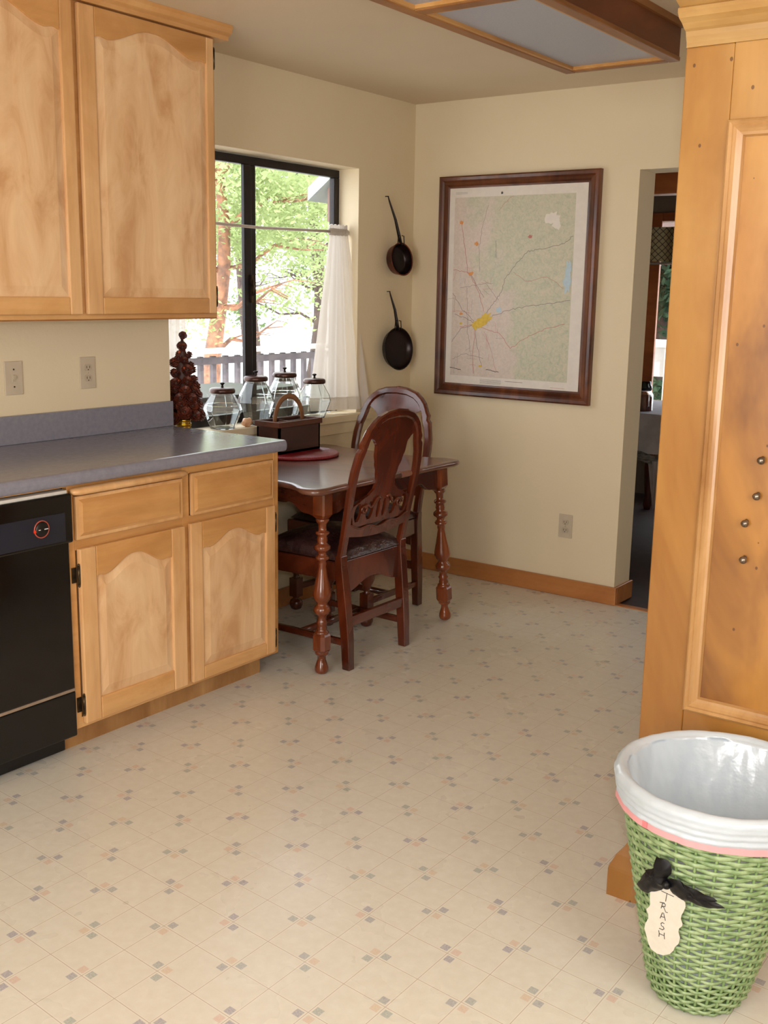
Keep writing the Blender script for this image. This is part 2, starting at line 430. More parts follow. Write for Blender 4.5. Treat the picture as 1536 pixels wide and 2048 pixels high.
# curtain rod
b = MB(); b.tube([(-.06,WY0+.002,1.728),(-.06,.6,1.722),(-.06,WY1-.002,1.735)], .0065, 10)
rod = build('curtain_rod', b, M['rod'], loc=(-.06,.62,1.728)); tag(rod, 'thin white cafe curtain rod spanning the window opening', 'rod')
def curtain(label, ytop, ybot, xtop, xbot, ztop, zbot, folds, amp, name='cafe_curtain', seed=1):
    r = random.Random(seed); ph = [r.uniform(0,6) for _ in range(4)]
    root = thing(name, label, 'curtain', (sum(xtop)/2, sum(ytop)/2, zbot), None)
    def pt(u, v, off=0):
        y = (ytop[0]*(1-u)+ytop[1]*u)*(1-v) + (ybot[0]*(1-u)+ybot[1]*u)*v
        xx = (xtop[0]*(1-u)+xtop[1]*u)*(1-v) + (xbot[0]*(1-u)+xbot[1]*u)*v
        a = amp*(.35+.65*v)
        xx += a*(sin(u*folds*2*PI+ph[0]+.6*v)+.4*sin(u*folds*3.7*PI+ph[1]-v))
        y += .25*a*sin(u*folds*4*PI+ph[2]+v*2)
        z = ztop*(1-v)+zbot*v
        return (xx+off, y, z)
    b = MB(); b.grid(lambda u, v: pt(u, v*.93), 70, 24); build('drape', b, M['sheer'], root, fix=False)
    b = MB(); b.grid(lambda u, v: pt(u, .925+.075*v, .0015), 70, 3); b.grid(lambda u, v: pt(u, .925+.075*v, -.0015), 70, 3); build('hem', b, M['sheer'], root, fix=False)
    b = MB()   # gathered heading around the rod
    def hd(u, v):
        y = ytop[0]*(1-u)+ytop[1]*u; a = v*2*PI
        rr = .012+.004*sin(u*folds*9*PI+ph[3]); return (-.06+rr*cos(a), y, 1.731+rr*1.1*sin(a))
    b.grid(hd, 80, 10)
    b.grid(lambda u, v: (-.06+.005*sin(u*folds*9*PI+v)+.012*(v-.5)*0, ytop[0]*(1-u)+ytop[1]*u, 1.742+.022*v+.003*sin(u*31+ph[1])), 80, 3)
    build('heading', b, M['sheer'], root, fix=False)
    return root
curtain('sheer white curtain gathered at the right end of the window', (1.085,1.222), (.975,1.30), (-.06,-.055), (-.104,.036), 1.722, .885, 5, .009, seed=3)
curtain('sheer white curtain gathered at the left end of the window, behind the pine cone tree', (.02,.19), (.03,.165), (-.075,-.075), (-.10,-.09), 1.722, .885, 5, .007, seed=5)

# ------------------------------------------------------------------ cabinetry
def arch_low(t, d):
    """lower edge drop of a cathedral top rail, t in -1..1"""
    a = abs(t)
    if a < .80: f = max(0, min(1, (a-.06)/.74)); return d*f*f*(3-2*f)
    return d*(1-.10*sin(PI*(a-.80)/.20))
def panel_door(name, root, y0, y1, z0, z1, xf, st=(.062,.062), rb=.065, rt=.05, drop=.06, hinge=None):
    """xf: x of the cabinet face; the door is 2 cm thick. Backing board carries stiles, rails and raised panel"""
    th = .02; X0, X1 = xf+.001, xf+th; arch = True
    b = MB(); b.box((X0,y0+.003,z0+.003),(X0+.006,y1-.003,z1-.003)); d = build(name, b, M['maple'], root)
    for ya, yb in ((y0, y0+st[0]), (y1-st[1], y1)):
        b = MB(); b.box((X0+.002,ya,z0),(X1,yb,z1)); build('stile', b, M['maple'], d, bevel=.004)
    b = MB(); n = 36
    ya, yb = y0+st[0], y1-st[1]
    low = [(ya+(yb-ya)*k/n, z1-rt-(arch_low(2*k/n-1, drop) if arch else 0)) for k in range(n+1)]
    poly = [(ya, z1), ] + low + [(yb, z1)]
    b.prism(poly, X0+.002, X1-.0008, lambda u, v, t: (t, u, v))
    build('top_rail', b, M['maple_rail'], d, bevel=.003)
    b = MB(); b.box((X0+.002,ya,z0),(X1-.0008,yb,z0+rb)); build('bottom_rail', b, M['maple_rail'], d, bevel=.004)
    b = MB()    # raised panel: field plus sloping margin, following the arch
    g = .028
    zt = lambda k, e: z1-rt-(arch_low(2*k/n-1, drop) if arch else 0) - e
    def loop(e, x):
        pts = [(x, ya+e, z0+rb+e), (x, yb-e, z0+rb+e)]
        for k in range(n, -1, -1):
            y = ya+(yb-ya)*k/n; y = max(ya+e, min(yb-e, y)); pts.append((x, y, zt(k, e)))
        return pts
    b.loft([loop(-.004, X0+.004), loop(-.004, X0+.011), loop(.002, X0+.011), loop(g, X1-.002), loop(g+.004, X1-.001)], smooth=False)
    build('panel', b, M['maple_panel'], d)
    if hinge:
        side, zs = hinge
        for z in zs:
            b = MB(); yy = y0-.004 if side < 0 else y1+.004
            b.tube([(X1-.004,yy,z-.03),(X1-.004,yy,z+.03)], .0045, 8)
            b.lathe([(.001,-.038),(.004,-.034),(.003,-.03)], (X1-.004,yy,z), 8); b.lathe([(.003,.03),(.004,.034),(.001,.038)], (X1-.004,yy,z), 8)
            b.box((X0, min(yy, yy+side*.016), z-.024), (X0+.004, max(yy, yy+side*.016), z+.024))
            build('hinge', b, M['hinge'], d)
    return d

# upper cabinet
ub = thing('wall_cabinet', 'golden maple wall cabinet with cathedral arched doors above the counter', 'cabinet', (0,-.7,1.352))
b = MB()
U0, U1, Z0, Z1 = -1.42, -.045, 1.352, 2.345
b.box((0,U0,Z0+.012),(.30,U1,Z1)); build('carcass', b, M['maple'], ub, bevel=.002)
b = MB(); b.box((.30,U0,Z0),(.32,U1,Z1+.02)); build('face_frame', b, M['maple_rail'], ub, bevel=.002)
b = MB(); b.prism([(.0,2.33),(.345,2.33),(.348,2.343),(.362,2.352),(.368,2.366),(.368,2.379),(.0,2.379)], U0, U1+.05, lambda u, v, t: (u, t, v))
build('crown_moulding', b, M['maple_rail'], ub, bevel=.001)
b = MB(); b.box((.24,U0,Z0-.004),(.318,U1,Z0+.012)); build('light_rail', b, M['beam_trim'], ub)
panel_door('door', ub, -.657, -.066, 1.368, 2.325, .32, st=(.064,.036), rb=.056, rt=.036, drop=.054, hinge=(1,(1.43,2.26)))
panel_door('door', ub, -1.27, -.679, 1.368, 2.325, .32, st=(.05,.048), rb=.056, rt=.036, drop=.06)

# base cabinet
bc = thing('base_cabinet', 'golden maple base cabinet with two arched doors and two drawers under the counter', 'cabinet', (0.3,-.5,0))
B0, B1 = -.974, -.022
b = MB(); b.box((.0,B0,.09),(.58,B1,.872)); b.box((.0,B0,.0),(.5,B1-.03,.09)); build('carcass', b, M['maple'], bc)
b = MB(); fx0, fx1 = .58, .60
b.box((fx0,B0,.09),(fx1,B0+.022,.872)); b.box((fx0,B1-.026,.09),(fx1,B1,.872)); b.box((fx0,-.505,.09),(fx1,-.475,.872))
for z0, z1 in ((.845,.872),(.665,.70),(.09,.125)):
    b.box((fx0,B0+.022,z0),(fx1-.0006,-.505,z1)); b.box((fx0,-.475,z0),(fx1-.0006,B1-.026,z1))
build('face_frame', b, M['maple_rail'], bc, bevel=.0015)
b = MB(); b.box((.5,B0-.0,0),(.528,B1-.03,.09)); b.box((.528,-.055,0),(.53,-.052,.09)); build('toe_kick', b, M['base_wood'] if 0 else M['pine_trim'], bc)
def drawer(y0, y1, z0, z1):
    b = MB(); b.box((.601,y0,z0),(.615,y1,z1)); d = build('drawer', b, M['maple'], bc, bevel=.004)
    b = MB(); b.loft([[(.6145,y0+.010,z0+.010),(.6145,y1-.010,z0+.010),(.6145,y1-.010,z1-.010),(.6145,y0+.010,z1-.010)],
                      [(.620,y0+.022,z0+.022),(.620,y1-.022,z0+.022),(.620,y1-.022,z1-.022),(.620,y0+.022,z1-.022)]], smooth=False)
    build('raised_field', b, M['maple_rail'], d)
drawer(-.955,-.515,.70,.836); drawer(-.475,-.062,.70,.846)
b = MB(); b.tube([(.614,-.972,.852),(.616,-.962,.852),(.618,-.945,.852),(.618,-.53,.852),(.616,-.514,.852),(.614,-.506,.852)], [.008,.0125,.0145,.0145,.0125,.008], 14, flat=(.85,1.5), up=(0,0,1))
build('cutting_board', b, M['maple'], bc)
b = MB(); b.box((.56,-1.59,.866),(.599,B0,.8722)); build('filler_strip', b, M['maple_rail'], bc)
panel_door('door', bc, -.95, -.512, .105, .672, .60, st=(.062,.062), rb=.072, rt=.050, drop=.048, hinge=(-1,(.59,.17)))
panel_door('door', bc, -.487, -.058, .105, .675, .60, st=(.055,.05), rb=.048, rt=.052, drop=.045, hinge=(1,(.61,.16)))

# countertop
ct = thing('countertop', 'blue grey laminate countertop with low backsplash and rounded front edge', 'countertop', (.3,-.9,.872))
b = MB(); n = 10
prof = [(.0,.8725),(.61,.8725)] + [(.624-.008+.019*cos(a)*.6+0, .893+.0205*sin(a)) for a in [(-PI/2+PI*k/n) for k in range(n+1)]] + [(.61,.914),(.0,.914)]
b.prism(prof, -2.6, .0, lambda u, v, t: (u, t, v))
build('worktop', b, M['counter'], ct, bevel=.003)
b = MB(); b.box((0,-2.6,.914),(.02,.004,1.014)); build('backsplash', b, M['counter'], ct, bevel=.003)

# dishwasher
dw = thing('dishwasher', 'black dishwasher with round red ringed dial beside the base cabinet', 'dishwasher', (.3,-1.29,0))
D0, D1 = -1.59, -.979
b = MB(); b.box((.02,D0,.09),(.585,D1,.865)); b.box((.02,D0,0.02),(.50,D1,.09)); build('tub', b, M['black_matte'], dw)
b = MB(); b.box((.585,D0,.235),(.612,D1-.004,.705)); build('door', b, M['black_gloss'], dw, bevel=.003)
b = MB(); b.box((.585,D0,.702),(.632,D1-.001,.853)); cp = build('control_panel', b, M['black_gloss'], dw, bevel=.006)
b = MB(); b.box((.6315,D0,.712),(.6335,D1-.03,.798)); build('fascia', b, M['black_panel'], cp)
b = MB(); b.box((.585,D0,.853),(.622,D1-.012,.862)); build('trim_strip', b, M['chrome'], dw)
MX = Matrix.Translation((.6335,-1.094,.762)) @ Matrix.Rotation(PI/2, 4, 'Y')
b = MB(); b.lathe([(.022,0),(.022,.004),(.019,.006),(.0,.006)], n=28, M=MX, cap=False); dial = build('dial', b, M['black_matte'], cp)
b = MB(); b.lathe([(.0265,0.0005),(.0265,.003),(.0235,.003),(.0235,.0005)], n=28, M=MX, cap=False); build('dial_ring', b, M['dial_ring'], cp)
b = MB(); b.box((.6335,-1.121,.7545),(.6375,-1.110,.7625)); build('indicator', b, M['dial_mark'], cp)
b = MB(); b.box((.6394,-1.108,.7605),(.6400,-1.101,.7625)); b.box((.6394,-1.088,.7605),(.6400,-1.075,.7630)); build('dial_mark', b, M['white_mark'], cp)
b = MB(); b.box((.585,D0,.224),(.61,D1-.003,.233)); build('seam_strip', b, M['grey_line'], dw)
b = MB(); b.box((.585,D0,.076),(.612,D1-.001,.222)); build('lower_panel', b, M['black_matte'], dw, bevel=.004)
b = MB(); b.box((.50,D0,.008),(.545,D1-.0,.076)); build('kick_plate', b, M['black_matte'], dw, bevel=.002)

# ------------------------------------------------------------------ outlets
def outlet(name, label, cat, origin, ux, nrm, w, h, kind):
    """origin = centre on wall, ux horizontal unit, nrm outward"""
    ux, nrm = Vector(ux), Vector(nrm); R = Matrix((ux, Vector((0,0,1)), nrm)).transposed().to_4x4(); R.translation = Vector(origin)
    root = thing(name, label, cat, origin, None)
    b = MB(); b.box((-w/2,-h/2,.0005),(w/2,h/2,.006), M=R); pl = build('cover_plate', b, M['plate'], root, bevel=.002)
    if kind == 'duplex':
        for s in (-1, 1):
            b = MB(); poly = [(.017*cos(a)*(1 if abs(cos(a)) > .5 else 1), max(-.0125, min(.0125, .017*sin(a)))) for a in [2*PI*k/24 for k in range(24)]]
            b.prism(poly, .006, .0085, lambda u, v, t: (u, v+s*.0195, t), M=R); rc = build('receptacle', b, M['socket'], root)
            b = MB()
            b.box((-.0075,s*.0195-.003,.0085),(-.0052,s*.0195+.006,.0089), M=R); b.box((.0052,s*.0195-.003,.0085),(.0075,s*.0195+.006,.0089), M=R)
            b.lathe([(.0025,.0085),(.0025,.0089)], (0,s*.0195-.008,0), 10, M=R); build('slot', b, M['slot'], rc)
    else:
        b = MB(); b.box((-.006,-.012,.006),(.006,.012,.008), M=R); t = build('toggle_slot', b, M['socket'], root)
        b = MB(); b.box((-.004,-.004,.007),(.004,.010,.014), M=R); build('toggle', b, M['socket'], t)
    for s in ((0,) if kind == 'duplex' else (-1, 1)):
        b = MB(); b.lathe([(.003,.006),(.003,.0072),(.001,.0076)], (0,s*.03,0), 10, M=R); build('screw', b, M['hinge'] if kind != 'duplex' else M['socket'], root)
    return root
outlet('light_switch', 'beige toggle light switch on the wall, nearest the left edge of the photo', 'switch', (0,-.720,1.143), (0,1,0), (1,0,0), .072, .116, 'toggle')
outlet('wall_outlet', 'beige duplex outlet above the counter, between the switch and the window', 'outlet', (0,-.403,1.146), (0,1,0), (1,0,0), .070, .116, 'duplex')
outlet('wall_outlet', 'beige duplex outlet low on the back wall under the framed map', 'outlet', (.945,YB,.350), (1,0,0), (0,-1,0), .072, .116, 'duplex')

# ------------------------------------------------------------------ framed map
fm = thing('framed_map', 'large pale green road map in a dark wooden frame on the back wall', 'picture', (.61,YB,1.48))
mx0, mx1, mz0, mz1 = .170, 1.040, .946, 2.020; fw = .057
def frame_side(pts_out, pts_in):
    # moulded profile between outer and inner corner
    b = MB(); prof = [(0,-.001),(0,-.026),(.12,-.031),(.35,-.028),(.5,-.022),(.72,-.024),(.86,-.016),(1,-.013),(1,-.001)]
    loops = []
    for t_out, t_in in zip(pts_out, pts_in):
        loops.append([(t_out[0]*(1-f)+t_in[0]*f, YB+d, t_out[1]*(1-f)+t_in[1]*f) for f, d in prof])
    b.loft(loops, smooth=False); return b
O = [(mx0,mz0),(mx1,mz0),(mx1,mz1),(mx0,mz1)]; I = [(mx0+fw,mz0+fw+.004),(mx1-fw-.006,mz0+fw+.004),(mx1-fw-.006,mz1-fw),(mx0+fw,mz1-fw)]
for k in range(4):
    build('frame_rail' if k % 2 == 0 else 'frame_stile', frame_side([O[k], O[(k+1)%4]], [I[k], I[(k+1)%4]]), M['map_frame'], fm)
def map_mats():
    w = NT('map_relief_print'); co = w.coord()
    n1 = w.noise(co, 34, 8, .8, 1.2); n2 = w.noise(co, 120, 5, .8); n3 = w.noise(co, 5, 3)
    green = w.ramp(n1, [(.35, lin((178,182,158))), (.5, lin((200,198,174))), (.66, lin((214,200,178)))])
    pink = w.ramp(n1, [(.35, lin((206,192,178))), (.6, lin((218,202,190)))])
    sp = w.t.nodes.new('ShaderNodeSeparateXYZ'); tc = w.t.nodes.new('ShaderNodeTexCoord'); w.l(tc.outputs['Object'], sp.inputs[0])
    # plain in the west and south-west, relief to the north-east
    f = w.math('ADD', w.math('ADD', w.math('MULTIPLY', sp.outputs[0], -2.3), w.math('MULTIPLY', sp.outputs[2], -.8)), w.math('MULTIPLY', w.math('SUBTRACT', n3, .5), 2.2))
    f = w.math('ADD', f, -.05); f = w.math('MULTIPLY', f, 3, True)
    col = w.mix(f, green, pink); fine = w.ramp(n2, [(.35, (.86,.85,.84,1)), (.6, (1,1,1,1))])
    w.l(w.mix(.8, col, fine, 'MULTIPLY'), w.b.inputs['Base Color']); w.b.inputs['Roughness'].default_value = .5
    return [w.m, mat('map_margin_paper', (226,218,208), (220,212,202), 30, .5), mat('map_yellow', (224,190,60), (206,170,50), 60, .5),
            mat('map_road_ink', (140,120,118), (120,104,104), 60, .5), mat('map_red_ink', (196,120,110), (180,106,98), 60, .5),
            mat('map_lake', (184,204,214), None, 60, .5), mat('map_orange', (222,150,80), None, 60, .5), mat('map_dark_print', (70,64,60), None, 60, .5)]
b = MB(); yb = YB-.012
ix0, ix1, iz0, iz1 = mx0+fw-.004, mx1-fw-.002, mz0+fw, mz1-fw+.004
b.box((ix0,yb,iz0),(ix1,yb+.006,iz1), 1)
W = ix1-ix0; H = iz1-iz0
P = lambda u, v: (ix0+u*W, iz1-v*H)          # u right, v down, both 0..1
def quad(u0, v0, u1, v1, lev, mi):
    a, c = P(u0, v0), P(u1, v1); b.add([(a[0],yb-lev,c[1]),(c[0],yb-lev,c[1]),(c[0],yb-lev,a[1]),(a[0],yb-lev,a[1])], [(0,1,2,3)], mi)
quad(.045,.05,.915,.955,.0003,0)
def line(pts, wd, mi, lev=.0008, jit=.004, seed=0):
    r = random.Random(seed); P2 = []
    for i in range(len(pts)-1):
        for k in range(8):
            f = k/8; P2.append((pts[i][0]*(1-f)+pts[i+1][0]*f + r.uniform(-jit,jit), pts[i][1]*(1-f)+pts[i+1][1]*f + r.uniform(-jit,jit)))
    P2.append(pts[-1]); q = [Vector(P(*p)) for p in P2]
    for i in range(len(q)-1):
        d = (q[i+1]-q[i]); 
        if d.length < 1e-6: continue
        nn = Vector((-d.y, d.x)).normalized()*wd/2
        b.add([(p.x,yb-lev,p.y) for p in (q[i]-nn, q[i+1]-nn, q[i+1]+nn, q[i]+nn)], [(0,1,2,3)], mi)
def blob(u, v, ru, rv, mi, seed=0, lev=.0011, rot=0):
    lev += seed*.00004
    r = random.Random(seed); n = 18; ps = []
    for k in range(n):
        a = 2*PI*k/n; rr = 1+r.uniform(-.3,.3); du, dv = ru*rr*cos(a), rv*rr*sin(a)
        ps.append(P(u+du*cos(rot)-dv*sin(rot), v+du*sin(rot)*W/H+dv*cos(rot)))
    c0 = P(u, v); b.add([(p[0],yb-lev,p[1]) for p in ps]+[(c0[0],yb-lev,c0[1])], [(q, (q+1) % n, n) for q in range(n)], mi)
blob(.29,.665,.065,.028,2,1,rot=-.55); blob(.235,.69,.03,.022,2,2); blob(.10,.175,.014,.010,6,3); blob(.185,.43,.018,.010,6,4)
blob(.22,.28,.014,.01,6,5); blob(.118,.635,.012,.007,6,6); blob(.118,.685,.012,.006,2,7); blob(.28,.90,.014,.006,2,8)
blob(.885,.46,.028,.06,5,9); blob(.89,.40,.02,.03,5,10); blob(.61,.25,.014,.008,4,11); blob(.76,.165,.05,.03,1,12,lev=.0006)
blob(.79,.19,.03,.03,1,13,lev=.0006); blob(.405,.61,.02,.014,5,14)
roads = [([(.10,.18),(.13,.3),(.16,.42),(.25,.52),(.29,.62)],4),([(.05,.41),(.18,.43)],4),([(.18,.43),(.24,.5),(.29,.55)],3),([(.05,.53),(.12,.61),(.22,.67)],3),
 ([(.07,.64),(.19,.665),(.23,.69)],3),([(.11,.7),(.23,.69)],4),([(.05,.78),(.12,.71),(.23,.69)],3),([(.23,.69),(.25,.8),(.29,.9)],3),([(.23,.69),(.22,.85),(.23,.94)],4),
 ([(.31,.63),(.37,.57),(.42,.52),(.44,.46),(.52,.38),(.60,.32),(.70,.31),(.85,.285),(.91,.25)],3),([(.30,.69),(.36,.64),(.48,.61),(.6,.59),(.75,.575),(.91,.555)],3),
 ([(.27,.7),(.42,.73),(.5,.8),(.62,.74),(.74,.7),(.88,.67)],4),([(.3,.09),(.26,.2),(.24,.3),(.25,.42)],3),([(.05,.62),(.19,.63)],4),([(.06,.87),(.15,.84),(.3,.86)],3),
 ([(.36,.27),(.37,.35)],7),([(.38,.12),(.44,.07),(.48,.05)],4),([(.16,.55),(.17,.72),(.2,.83)],3),([(.3,.72),(.36,.82),(.4,.92)],4),([(.5,.42),(.6,.47),(.74,.44),(.86,.5)],4),([(.1,.5),(.3,.48),(.4,.56)],3)]
for k, (pp, mi) in enumerate(roads): line(pp, .0022 if k < 12 else .0015, mi, seed=k)
r = random.Random(4)
for k in range(46):     # minor roads fanning over the plain
    u, v = r.uniform(.06,.4), r.uniform(.4,.94); a = r.choice([0,PI/2,PI/2,r.uniform(0,PI)]); L = r.uniform(.03,.1)
    line([(u,v),(min(.9,u+L*cos(a)),min(.95,v+L*sin(a)*.8))], .0010, r.choice([3,3,4,5]), jit=.002, seed=100+k)
blob(.397,.035,.007,.006,7,20)
for k in range(3): line([(.05,.025+.004*k),(.14,.025+.004*k)], .0007, 7, jit=0, seed=k)
for k in range(5): line([(.28+.0*k,.968+.005*k),(.44,.968+.005*k)], .0008, 7, jit=0, seed=k)
line([(.47,.97),(.6,.97)], .002, 3, jit=0); line([(.8,.985),(.9,.985)], .0012, 4, jit=0)
line([(.04,.915),(.13,.925)], .003, 7, jit=.002); line([(.32,.915),(.42,.925)], .003, 7, jit=.004)
build('map_sheet', b, map_mats(), fm, fix=False)

# ------------------------------------------------------------------ hanging pans
def pan(name, label, yc, zh, zr, rad, depth, yaw, tilt, handle_top, copper):
    """a long-handled pan hanging by its handle, mouth turned away from the wall towards the camera"""
    root = thing(name, label, 'pan', (.0,yc,zh), None)
    b = MB(); b.box((0,handle_top[0]-.002,handle_top[1]-.001),(.02,handle_top[0]+.002,handle_top[1]+.003)); build('hanging_nail', b, M['iron'], root)
    rim = Vector((.012+depth+rad*.14, yc, zr)); R = Matrix.Translation(rim) @ Matrix.Rotation(yaw, 4, 'Z') @ Matrix.Rotation(PI/2+tilt, 4, 'Y')
    # local +z = out of the mouth
    b = MB(); b.lathe([(0,-depth),(rad*.78,-depth),(rad*.9,-depth*.8),(rad,-.002),(rad+.003,0),(rad-.001,.002),(rad-.004,-.002)], n=36, M=R, cap=False)
    bowl = build('bowl', b, M['copper'] if copper else M['iron'], root)
    b = MB(); b.lathe([(rad-.004,-.001),(rad*.87,-depth*.78),(rad*.76,-depth+.003),(0,-depth+.003)], n=36, M=R, cap=False); build('inside', b, M['copper_in'], bowl)
    # bail ears at the handle side (local -x is up)
    up = rim + (R.to_3x3() @ Vector((-rad,0,0)))
    top = Vector((.017, handle_top[0], handle_top[1]))
    b = MB(); pts = [up + Vector((0,0,-.012)), up.lerp(top, .15), up.lerp(top, .5)+Vector((.002,.005,0)), up.lerp(top, .9), top]
    b.tube(pts, [.010,.0095,.0075,.0045,.003], 8, flat=(1,.6)); build('handle', b, M['iron'], root)
    b = MB(); s = R.to_3x3() @ Vector((0,1,0))
    for q in (-1, 1):
        b.tube([up+s*q*.006+Vector((0,0,.035)), up+s*q*.020+Vector((0,0,.034)), up+s*q*.023+Vector((0,0,.0)), up+s*q*.022+Vector((0,0,-.014))], .0026, 6)
    build('bail', b, M['iron'], root)
    return root
pan('saucepan', 'small deep copper saucepan hanging above the other pan beside the window', 1.500, 1.92, 1.617, .079, .05, -.12, -.12, (1.450,1.915), True)
pan('frying_pan', 'wide shallow black frying pan hanging below the copper saucepan', 1.505, 1.46, 1.175, .105, .034, -.12, -.08, (1.478,1.457), False)

# ------------------------------------------------------------------ ceiling light box
lb = thing('ceiling_light', 'wood framed fluorescent ceiling box with two blue grey diffuser panels', 'light', (1.515,-.3,2.25))
lx0, lx1, ly0, ly1, lz = 1.302, 1.730, -1.25, .778, 2.25
b = MB(); b.box((lx1-.02,ly0,lz+.006),(lx1,ly1,HC)); sb = build('side_board', b, M['beam'], lb, bevel=.002)
b = MB(); b.box((lx1-.001,ly0,HC-.022),(lx1+.012,ly1,HC)); build('cove_strip', b, M['beam_trim'], sb)
b = MB(); b.box((lx0,ly0,lz+.006),(lx0+.02,ly1,HC)); build('side_board', b, M['beam'], lb)
b = MB(); b.box((lx0+.02,ly1-.02,lz+.006),(lx1-.02,ly1,HC)); build('end_board', b, M['beam'], lb)
b = MB(); b.box((lx0-.004,ly0,lz),(lx0+.038,ly1+.003,lz+.016)); b.box((lx1-.038,ly0,lz),(lx1+.003,ly1+.003,lz+.016)); b.box((lx0+.038,ly1-.032,lz),(lx1-.038,ly1+.003,lz+.016))
b.box((lx0+.038,-.262,lz),(lx1-.038,-.208,lz+.016)); build('bottom_frame', b, M['beam_trim'], lb, bevel=.004)
b = MB()
for (y0, y1) in ((-.208, ly1-.032),(ly0, -.262)):
    b.box((lx0+.036,y0-.0,lz+.003),(lx0+.048,y1,lz+.02)); b.box((lx1-.048,y0,lz+.003),(lx1-.036,y1,lz+.02))
    b.box((lx0+.048,y1-.012,lz+.003),(lx1-.048,y1+.002,lz+.02)); b.box((lx0+.048,y0-.002,lz+.003),(lx1-.048,y0+.012,lz+.02))
build('bead', b, M['trim_light'], lb, bevel=.002)
for (y0, y1) in ((-.20, ly1-.036),(ly0, -.27)):
    b = MB(); b.box((lx0+.044,y0,lz+.014),(lx1-.044,y1,lz+.019)); build('diffuser_panel', b, M['diffuser'], lb)

# ------------------------------------------------------------------ pine cabinet at right
pc = thing('pine_cabinet', 'tall honey pine cabinet with knotty recessed side panel and crown', 'cabinet', (2.8,-.35,0))
px0, px1, py0, py1, pz = 2.317, 3.15, -.655, -.02, 1.975
b = MB(); b.box((px0,py0+.022,.1),(px1,py1,pz)); build('carcass', b, M['pine'], pc)
for xa, xb in ((px0, 2.421), (3.02, px1)):
    b = MB(); b.box((xa,py0,.1),(xb,py0+.022,pz)); build('stile', b, M['pine'], pc, bevel=.003)
for za, zb in ((.1, .518), (1.822, pz)):
    b = MB(); b.box((2.421,py0+.0006,za),(3.02,py0+.022,zb)); build('rail', b, M['pine'], pc, bevel=.002)
b = MB(); b.box((2.421,py0+.014,.518),(3.02,py0+.0225,1.822)); build('panel', b, M['pine_panel'], pc)
# mitred moulding round the panel
def mould(x0, x1, z0, z1, prof, y):
    for A, B in ((((x0,z0),(x1,z0)),((1,1),(-1,1))), (((x1,z0),(x1,z1)),((-1,1),(-1,-1))), (((x1,z1),(x0,z1)),((-1,-1),(1,-1))), (((x0,z1),(x0,z0)),((1,-1),(1,1)))):
        b = MB(); loops = []
        for p, d in zip(A, B): loops.append([(p[0]+d[0]*w, y-h, p[1]+d[1]*w) for w, h in prof])
        b.loft(loops, smooth=False); yield b
for k, bb in enumerate(mould(2.421, 3.02, .518, 1.822, [(0,-.016),(0,.006),(.004,.009),(.009,.004),(.013,.006),(.018,.001),(.024,-.003),(.030,-.004),(.033,-.012),(.033,-.016)], py0)):
    build('panel_moulding', bb, M['pine_trim'], pc)
def crownprof(): return [(0,1.978),(.004,1.99),(.006,2.0),(.012,2.004),(.022,2.014),(.034,2.022),(.040,2.032),(.040,2.040),(.034,2.044),(.046,2.052),(.058,2.060),(.060,2.072),(.060,2.085),(0,2.085)]
b = MB()
L0 = [(px0-w*.2, py0-w, z+.006) for w, z in crownprof()]; L1 = [(px1, py0-w, z+.006) for w, z in crownprof()]; Lb = [(px0-w*.2, py1, z+.006) for w, z in crownprof()]
b.loft([Lb, L0, L1], smooth=False); b.box((px0,py0,pz),(px1,py1,2.088)); build('crown', b, M['crown_wood'], pc)
bp = [(0,.16),(.004,.158),(.008,.14),(.016,.128),(.026,.066+.05),(.028,.1),(.028,0),(0,0)]
b = MB()
bp2 = [(w*1.6, z) for w, z in [(0,.150),(.003,.148),(.008,.132),(.018,.110),(.027,.078),(.028,.070),(.028,0),(0,0)]]
L0 = [(px0-w, py0-w*.6, z) for w, z in bp2]; L1 = [(2.335+.0, py0-w*.6, z) for w, z in bp2]
Lb = [(px0-w, py1, z) for w, z in bp2]
b.loft([Lb, L0, L1, [(2.4, py0-w*.3, z*.9) for w, z in bp2], [(px1, py0-w*.3, z*.9) for w, z in bp2]], smooth=False)
build('plinth', b, M['pine'], pc)
b = MB(); b.box((px0+.01,py0+.01,0),(px1,py1,.1)); build('base', b, M['pine'], pc)
for nx, nz, an in ((2.548,1.121,.5),(2.545,1.042,.25),(2.525,.979,.6),(2.528,.897,.2)):
    b = MB(); T = Matrix.Translation((nx,py0+.0138,nz)) @ Matrix.Rotation(PI/2+.35,4,'X')
    b.lathe([(.0045,0),(.0045,.009),(.0082,.011),(.0088,.015),(.0055,.0195),(.0005,.021)], n=14, M=T)
    build('nail', b, M['nail'], pc)

# ------------------------------------------------------------------ dining table
tb = thing('dining_table', 'dark walnut dining table with turned legs and scalloped edge under the window', 'table', (.41,.46,0))
def half(near):
    s = [(.80,.4990),(.80,.30),(.80,.16),(.802,.09),(.806,.045),(.806,.012),(.800,-.012),(.786,-.030),(.766,-.040),(.742,-.041),(.715,-.034),(.690,-.018),(.66,.0),(.63,.012),(.59,.019),(.54,.021)]
    s += [(.42,.021),(.28,.021),(.23,.019),(.19,.012),(.16,.002),(.13,-.006),(.08,-.008),(.05,-.004),(.028,.012),(.022,.04),(.022,.3),(.022,.4990)]
    if near: return s
    return [(x, .9215-y+.0005) for x, y in reversed(s)] if False else [(x, .921-y) for x, y in reversed(s)]
def fit_far():
    # far leaf spans y .501 .. .955
    pts = []
    for x, y in reversed(half(True)):
        t = (.499-y)/(.499+.041); pts.append((x, .501+t*.455))
    return pts
